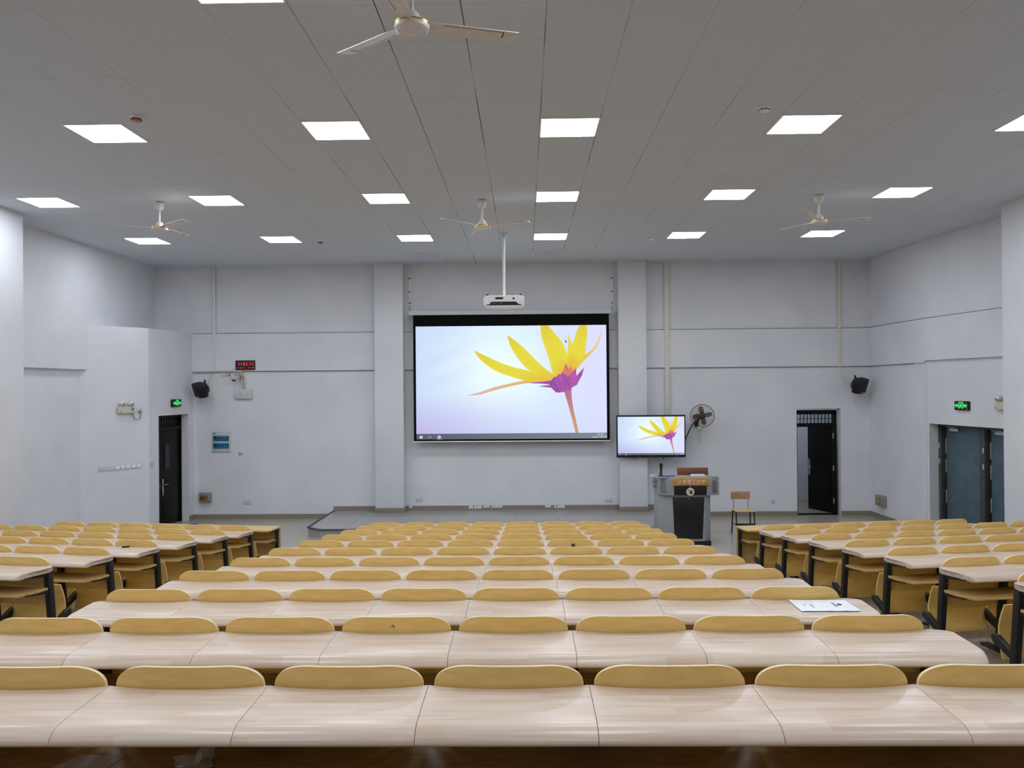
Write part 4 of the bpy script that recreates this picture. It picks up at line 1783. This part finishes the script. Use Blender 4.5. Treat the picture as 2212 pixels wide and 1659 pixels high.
trunk(458.5, 560, 801, .055, 'thin white vertical trunking at the left end of the front wall', ['wall_paint'])
trunk(1438, 560, 912, .10, 'wide yellowish vertical trunking right of the right pillar', ['trunk_plastic'])
trunk(1807, 555, 793, .06, 'thin vertical trunking above the right loudspeaker', ['trunk_plastic'])


def wire(pts, r, mats, label):
    m = M()
    m.tube(pts, r, 6)
    tag(obj('speaker_cable', m, mats, None), label, 'cable', 'loudspeaker cables')


a, b = wallpt(1810, 793, .04), wallpt(1833, 831, .04)
mid1, mid2 = wallpt(1813, 810, .04), wallpt(1822, 821, .04)
wire([a, mid1, mid2, b], .008, ['trunk_plastic'], 'thin grey cable curving down to the right loudspeaker')
a, b = wallpt(456, 804, .07), wallpt(442, 831, .07)
wire([a, (a + b) / 2, b], .008, ['pipe_metal'], 'thin grey cable slanting down to the left loudspeaker')
a, b = wallpt(504, 793, .03), wallpt(496, 803, .04)
m = M()
m.tube([a, b], .004, 6)
tag(obj('clock_cable', m, ['grey_box'], None), 'thin short cable from the digital clock to the conduit', 'cable')


# ------------------------------------------------------------------ things on the left diagonal face and door wall
GA, GB = (-8.03, 14.66), DA
mG, lG = seg(GA, GB)


def fit(mm, ll, u):
    lo, hi = 0., ll
    for _ in range(40):
        s = (lo + hi) / 2
        p = mm @ Vector((s, 0, 0))
        if VU + F * p.x / p.y < u:
            lo = s
        else:
            hi = s
    return s


gs = 1 if (mG @ Vector((0, 1, 0)) - mG @ Vector((0, 0, 0))).x > 0 else -1


def on_seg(mm, ll, u, v):
    s = fit(mm, ll, u)
    p = mm @ Vector((s, 0, 0))
    return s, at(u, v, p.y).z


RZG = math.atan2(GB[1] - GA[1], GB[0] - GA[0])
s, z = on_seg(mG, lG, 263.5, 886)
p = mG @ Vector((s, 0, 0))


def emergency_light(loc, rz, label):
    t = thing('emergency_light', label, 'emergency light', loc, (0, 0, rz), group='twin head emergency lights')
    m = M()
    m.box(-.17, .17, -.07, -.0005, -.065, .065)
    bd = obj('battery_box', m, ['cream_plastic'], t, bevel=.008)
    m = M()
    m.box(.08, .135, -.073, -.06, -.02, .045)
    m.box(-.135, -.09, -.073, -.06, -.045, -.03)
    obj('indicator', m, ['grey_box'], bd, smooth=False)
    for x in (-.085, .085):
        m = M()
        mm = Matrix.Translation((x, -.04, .115)) @ Matrix.Rotation(R(28), 4, 'X')
        m.lathe([(.03, .05), (.055, .03), (.062, 0), (.060, -.03), (.052, -.04)], 20, axis='y', mtx=mm)
        hd = obj('lamp_head', m, ['pale_plastic'], t)
        m = M()
        m.lathe([(.054, -.036), (.045, -.047), (.02, -.054), (0, -.055)], 20, axis='y', mtx=mm)
        obj('lens', m, ['chrome'], hd)
    return t


emergency_light((p.x, p.y, z), RZG, 'cream twin-head emergency light on the left angled wall')
s2, z2 = on_seg(mG, lG, 294.5, 887)
p2 = mG @ Vector((s2, 0, 0))
t = thing('wall_socket', 'white socket with plug right of the emergency light', 'socket', (p2.x, p2.y, z2), (0, 0, RZG))
m = M()
m.box(-.05, .05, -.012, -.0005, -.05, .05)
obj('plate', m, ['pale_plastic'], t, bevel=.003)
m = M()
m.box(-.025, .025, -.045, -.012, -.035, .005)
obj('plug', m, ['grey_box'], t, bevel=.004)
m = M()
m.tube([(.0, -.04, -.03), (.02, -.03, -.09), (.0, -.025, -.15), (-.05, -.025, -.18), (-.11, -.03, -.15), (-.145, -.04, -.08), (-.155, -.04, -.02)], .006, 6)
obj('plug_cable', m, ['ink_grey'], t)

s, z = on_seg(mG, lG, 251.5, 1011)
p = mG @ Vector((s, 0, 0))
t = thing('switch_strip', 'long pale strip of wall switches below the emergency light', 'switch', (p.x, p.y, z), (0, 0, RZG))
m = M()
m.box(-.41, .41, -.012, -.0005, -.045, .045)
pl_ = obj('plate', m, ['pale_plastic'], t, bevel=.003)
for i in range(8):
    if i < 3:
        continue
    x = -.41 + .1025 * (i + .5)
    m = M()
    m.box(x - .035, x + .035, -.018, -.010, -.03, .03)
    obj('rocker', m, ['white_plastic'], t, bevel=.006)

RZD = math.atan2(DB[1] - DA[1], DB[0] - DA[0])
s, z = on_seg(mD, lD, 321, 1004)
p = mD @ Vector((s, 0, 0))
t = thing('light_switch', 'small grey switch left of the black left door', 'switch', (p.x, p.y, z), (0, 0, RZD))
m = M()
m.box(-.05, .05, -.012, -.0005, -.05, .05)
m.box(-.03, .03, -.017, -.012, -.03, .03)
obj('plate', m, ['panel_grey'], t, bevel=.003)


def exit_sign(loc, rz, label):
    t = thing('exit_sign', label, 'exit sign', loc, (0, 0, rz), group='green lit exit signs')
    w, h = .18, .078
    m = M()
    m.box(-w, w, -.05, -.0005, -h, h)
    obj('casing', m, ['black_plastic'], t, bevel=.012)
    y0, y1 = -.0525, -.049
    m = M()
    # door outline with a running figure
    for q in ((-.055, -.044, -.05, .062), (.044, .055, -.05, .062), (-.055, .055, .052, .062)):
        m.box(q[0], q[1], y0, y1, q[2], q[3])
    m.lathe([(.011, y0), (.011, y1)], 12, (.008, 0, .034), 'y')
    for a_, b_, wdt in (((.004, .022), (-.008, -.006), .016), ((.0, .016), (-.03, .004), .008), ((.004, .016), (.030, .0), .008), ((-.008, -.006), (-.034, -.04), .010), ((-.006, -.006), (.018, -.022), .010), ((.018, -.022), (.012, -.046), .009)):
        d = Vector((b_[0] - a_[0], b_[1] - a_[1]))
        n_ = Vector((-d.y, d.x)).normalized() * wdt / 2
        m.prism([(a_[0] + n_.x, a_[1] + n_.y), (a_[0] - n_.x, a_[1] - n_.y), (b_[0] - n_.x, b_[1] - n_.y), (b_[0] + n_.x, b_[1] + n_.y)], y0, y1, 'y')
    obj('running_figure', m, ['led_green'], t, smooth=False)
    m = M()
    m.box(-.157, -.06, y0 + .002, y1, -.032, .032)
    m.box(.06, .157, y0 + .002, y1, -.032, .032)
    obj('lit_band', m, ['led_green_dim'], t, smooth=False)
    lettering('sign_lettering', '安全出口', .026, 'led_green', t, (-.109, y0 - .0005, 0), (R(90), 0, 0), bold=.0006)
    lettering('sign_lettering', 'EXIT', .040, 'led_green', t, (.109, y0 - .0005, 0), (R(90), 0, 0), bold=.0006)
    m = M()
    m.lathe([(.007, y0), (.007, y1)], 10, (.15, 0, -.06), 'y')
    obj('status_light', m, ['led_green'], t)


s, z = on_seg(mD, lD, 372.5, 871)
p = mD @ Vector((s, 0, 0))
exit_sign((p.x, p.y, z), RZD, 'green lit exit sign above the black left door')
# right hand wall: local frame with +x along the wall away from the camera so the face looks into the room


def on_right(mm, ll, u, v):
    lo, hi = 0., ll
    for _ in range(40):
        s = (lo + hi) / 2
        p = mm @ Vector((s, 0, 0))
        if VU + F * p.x / p.y < u:
            lo = s
        else:
            hi = s
    return p, at(u, v, p.y).z


p, z = on_right(mR2, lR2, 2070, 876)
RZR2 = math.atan2(RC[1] - RB[1], RC[0] - RB[0])
q = mR2 @ Vector((((p - Vector((RB[0], RB[1], 0))).length), -.022 * sgn, 0))
exit_sign((q.x, q.y, z), RZR2, 'green lit exit sign above the teal double door')
p, z = on_right(mR1, lR1, 1900, 1079.5)
RZR1 = math.atan2(RB[1] - RA[1], RB[0] - RA[0])
t = thing('breaker_box', 'small grey electrical box with amber window on the right side wall', 'electrical panel', (p.x, p.y, z), (0, 0, RZR1))
m = M()
m.box(-.16, .16, -.10, -.0005, -.105, .105)
obj('casing', m, ['grey_box'], t, bevel=.005)
m = M()
m.box(-.11, .07, -.106, -.09, -.075, .05)
o = obj('breaker_window', m, ['amber_pane'], t, bevel=.003)
m = M()
m.box(-.06, .02, -.1075, -.1, -.03, .0)
obj('breakers', m, ['cream_plastic'], o, smooth=False)
p, z = on_right(mR2, lR2, 2149, 876)
sl = (p - Vector((RB[0], RB[1], 0))).length + .10
q = mR2 @ Vector((sl, -.022 * sgn, 0))
emergency_light((q.x, q.y, z), RZR2, 'emergency light half hidden behind the right wall corner')


# ------------------------------------------------------------------ lectern
LYF = 14.20            # front face depth


def lx(u):
    return at(u, 1100, LYF).x


LCX = (lx(1420) + lx(1537)) / 2 + .02
t = thing('lectern', 'grey steel lectern with black panels and a wooden name board', 'lectern', (LCX, LYF, 0))
k = LYF / F


def X(u):
    return lx(u) - LCX


def Zp(v):
    return at(1480, v, LYF).z


zb, z1, zs, zt = 0.0, Zp(1155), Zp(1069), Zp(1030)
m = M()
m.box(X(1476) - .3, X(1534), .0, .55, 0, Zp(1168) + .0)
m.box(X(1430), X(1534), .02, .55, 0, .05)
obj('plinth', m, ['black_metal'], t, smooth=False)
m = M()
# lower body with chamfered front corners
xa, xb = X(1423), X(1536)
m.prism([(xa, .14), (X(1454), 0), (X(1521), 0), (xb, .12), (xb, .58), (xa, .58)], .06, zs + .02)
obj('lower_body', m, ['lectern_steel'], t, bevel=.004)
m = M()
zd0, zd1 = Zp(1163), Zp(1073)
m.prism([(X(1455.5), zd0), (X(1515.5), zd0), (X(1520), zd1), (X(1452), zd1)], -.006, .01, 'y')
fd = obj('lower_door', m, ['black_panel'], t, bevel=.002)
m = M()
m.lathe([(.011, -.012), (.011, -.004)], 12, (X(1486), 0, Zp(1076)), 'y')
obj('lock', m, ['chrome'], fd)
m = M()
xc, xd = X(1422), X(1552)
m.prism([(xc, .10), (X(1440), -.02), (X(1443), -.02), (X(1454), -.05), (X(1523), -.05), (X(1534), -.02), (xd, .0), (xd, .62), (xc, .62)], zs, zt - .0)
m.v = [(x, y, z - (.055 * max(0, y) if z > zt - .01 else 0)) for x, y, z in m.v]
ub = obj('upper_body', m, ['lectern_steel'], t, bevel=.004)
m = M()
m.box(X(1454), X(1523.5), -.058, -.04, Zp(1068), Zp(1046))
ud = obj('upper_panel', m, ['black_panel'], t, bevel=.002)
m = M()
m.lathe([(.010, -.064), (.010, -.056)], 12, (X(1488), 0, Zp(1050)), 'y')
obj('lock', m, ['chrome'], ud)
m = M()
cz = Zp(1060.5)
m.lathe([(.070, -.066), (.070, -.056)], 32, (X(1488.5), 0, cz), 'y')
em = obj('emblem', m, ['emblem_white'], t)
for poly, mt, nm in (([(.0, .01), (.03, .035), (.045, .015), (.03, -.005)], 'emblem_red', 'emblem_figure'), ([(-.035, -.03), (-.005, -.045), (-.012, -.005), (-.03, -.008)], 'emblem_yellow', 'emblem_figure'),
                     ([(-.035, .02), (-.015, .035), (-.01, .012), (-.03, .008)], 'emblem_blue', 'emblem_figure'), ([(-.006, -.03), (.02, -.045), (.042, -.015), (.022, .004), (.004, .012), (-.01, .02)], 'ink', 'emblem_figure')):
    m = M()
    m.prism([(X(1488.5) + a_, cz + b_) for a_, b_ in poly], -.0685, -.064, 'y')
    obj(nm, m, [mt], em, smooth=False)
m = M()
m.box(X(1450.5), X(1528), -.085, -.045, Zp(1047), Zp(1031))
nb = obj('name_board', m, ['sign_wood'], t, bevel=.003)
lettering('name_lettering', '江西理工大学', .080, 'letter_white', nb, ((X(1489.5)), -.0862, Zp(1039.5)), (R(90), 0, 0), shear=.28, bold=-.0004, space=1.35)
tm = nb.children[0].data
xs_ = [v.co.x for v in tm.vertices]
wid = max(xs_) - min(xs_)
sc_ = (X(1519.5) - X(1460)) / wid
for v in tm.vertices:
    v.co.x *= sc_
    v.co.y *= .95
# speaker grilles
for u0, u1, yg in ((1426, 1439, .0), (1536, 1547.5, -.012)):
    m = M()
    cxg = (X(u0) + X(u1)) / 2
    wg = (X(u1) - X(u0)) / 2
    zc, hg = Zp(1051), (Zp(1036.5) - Zp(1065.5)) / 2
    if u0 < 1500:
        A_, B_ = Vector((xc, .10, 0)), Vector((X(1440), -.02, 0))
    else:
        A_, B_ = Vector((X(1534), -.02, 0)), Vector((xd, .0, 0))
    for j in range(13):
        for i in range(5):
            xx = cxg - wg + 2 * wg * (i + .5 + (.5 if j % 2 else 0) * .9) / 5.5
            zz = zc - hg + 2 * hg * (j + .5) / 13
            ez = (abs(zz - zc) - (hg - wg)) / wg
            if ez > 0 and ez ** 2 + ((xx - cxg) / wg) ** 2 > 1:
                continue
            tt = (xx - A_.x) / (B_.x - A_.x)
            y_ = A_.y + (B_.y - A_.y) * tt
            m.lathe([(.0062, y_ - .0035), (.0062, y_ + .01)], 8, (xx, 0, zz), 'y')
    obj('speaker_grille', m, ['black_panel'], ub, smooth=False)
m = M()
m.prism([(X(1410), zt - .02), (X(1423), zt - .10), (X(1424), zt), (X(1415), zt + .004)], .12, .55, 'y')
obj('control_flap', m, ['lectern_steel'], t, bevel=.003)
m = M()
for i in range(3):
    m.cbox((X(1414) + .028 * i, .115, zt - .025 - .018 * i), (.018, .006, .026))
obj('control_button', m, ['ink_grey'], t, smooth=False)
m = M()
m.box(X(1414.5), X(1422.5), .16, .40, Zp(1055), Zp(1043))
sd = obj('port_panel', m, ['lectern_steel'], t, bevel=.003)
m = M()
m.box(X(1416), X(1418), .154, .165, Zp(1053), Zp(1050))
m.box(X(1416), X(1417.3), .154, .165, Zp(1047), Zp(1045))
obj('port', m, ['ink'], sd, smooth=False)
m = M()
m.box(X(1423), X(1550), -.02, .60, zt - .02, zt + .012)
m.v = [(x, y, z - .055 * max(0, y)) for x, y, z in m.v]
obj('top_board', m, ['lectern_steel'], t, bevel=.003)
m = M()
m.prism([(.42, zt - .016), (.45, zt - .016), (.47, zt + .12), (.44, zt + .12)], X(1472.5), X(1540.5), 'x')
obj('rear_screen_board', m, ['brown_wood'], t, bevel=.003)

ZT = zt + .0085
PT = zt + .009
# microphone on the lectern
mx = lx(1429.5)
t = thing('microphone', 'black microphone on a short stand on the lectern', 'microphone', (mx, LYF + .10, ZT))
m = M()
m.lathe([(.055, 0), (.055, .008), (.030, .016), (0, .018)], 20)
obj('base', m, ['black_metal'], t)
m = M()
m.lathe([(.020, .012), (.020, .13), (.026, .135), (.026, .142), (0, .142)], 14)
m.tube([(-.03, 0, .01), (-.045, -.01, .04), (-.03, 0, .06)], .005, 6)
obj('stand', m, ['black_metal'], t)
m = M()
m.lathe([(.018, .14), (.028, .16), (.030, .20), (.024, .222), (.010, .232), (0, .233)], 18)
obj('head', m, ['black_plastic'], t)

m = M()
m.box(-.13, .13, -.05, .05, 0, .018)
o = obj('blue_folder', m, ['blue_plastic'], None, (lx(1449), LYF + .07, ZT), (0, 0, R(6)), bevel=.003)
tag(o, 'flat blue folder on the lectern beside the microphone', 'folder')
m = M()
m.box(-.10, .10, -.05, .05, 0, .014)
o = obj('notebook', m, ['old_paper'], None, (lx(1469.5), LYF + .05, ZT), (0, 0, R(-4)), bevel=.002)
tag(o, 'yellowish notebook lying on the lectern top', 'notebook')
m = M()
m.prism([(-.12, 0), (.13, 0), (.12, .035), (-.10, .03), (-.12, .012)], -.05, .05, 'y')
o = obj('paper_stack', m, ['paper'], None, (lx(1507), LYF + .06, ZT), (0, 0, 0), smooth=False)
tag(o, 'white paper stack on the lectern before the brown board', 'papers')


# ------------------------------------------------------------------ lone chair
CY = 15.2
c = at(1602, 1103, CY)
t = thing('chair', 'plain wooden chair with metal frame standing beside the right front desk', 'chair', (c.x, CY, 0))
k = CY / F
zseat = at(1602, 1102, CY).z
zbt = at(1602, 1061, CY + .15).z
m = M()
m.box(-.175, .20, -.16, .16, zseat, zseat + .014)
obj('seat', m, ['front_ply'], t, bevel=.005)
m = M()
n = 8
poly = []
for i in range(n + 1):
    x = -.18 + .36 * i / n
    poly.append((x, .165 + .018 * math.cos(PI * (i / n - .5))))
poly2 = [(x, y + .014) for x, y in poly]
m.prism(poly + poly2[::-1], zbt - .145, zbt)
obj('backrest', m, ['chair_wood'], t, bevel=.003)
for x in (-.125, .145):
    m = M()
    m.tube([(x - .01, .17, zbt - .02), (x, .175, zseat - .03)], .012, 8)
    obj('back_post', m, ['rail_metal'], t)
for x in (-.155, .175):
    for y0_, y1_ in ((-.12, -.18), (.13, .18)):
        m = M()
        m.tube([(x, y0_, zseat), (x + (.01 if x > 0 else -.01), y1_, .0)], .0125, 8)
        obj('leg', m, ['black_metal'], t)
m = M()
m.box(-.16, .18, -.155, -.12, .17, .235)
m.tube([(-.155, -.12, zseat - .012), (-.155, .15, zseat - .012)], .012, 8)
m.tube([(.175, -.12, zseat - .012), (.175, .15, zseat - .012)], .012, 8)
m.tube([(-.155, .155, .2), (-.155, -.15, .2)], .010, 8)
m.tube([(.175, .155, .2), (.175, -.15, .2)], .010, 8)
obj('frame', m, ['black_metal'], t)

# ------------------------------------------------------------------ light
l = bpy.data.lights.new('corridor_lamp', 'AREA')
l.size = .5
l.energy = 9
l.color = lin((240, 244, 255))
o = bpy.data.objects.new('corridor_lamp', l)
COL.objects.link(o)
o.location = (DR0 + .3, YW + 1.3, 2.86)
w = bpy.data.worlds.new('world')
w.use_nodes = True
w.node_tree.nodes['Background'].inputs[0].default_value = (.02, .02, .022, 1)
scene.world = w

scene.cycles.max_bounces = 8
scene.cycles.diffuse_bounces = 5
scene.cycles.glossy_bounces = 4
scene.cycles.use_denoising = True
scene.cycles.caustics_reflective = False
scene.cycles.caustics_refractive = False
vs_ = scene.view_settings
vs_.view_transform = 'Standard'
vs_.look = 'None'
vs_.gamma = 1.0
vs_.use_curve_mapping = False
vs_.exposure = 0.0
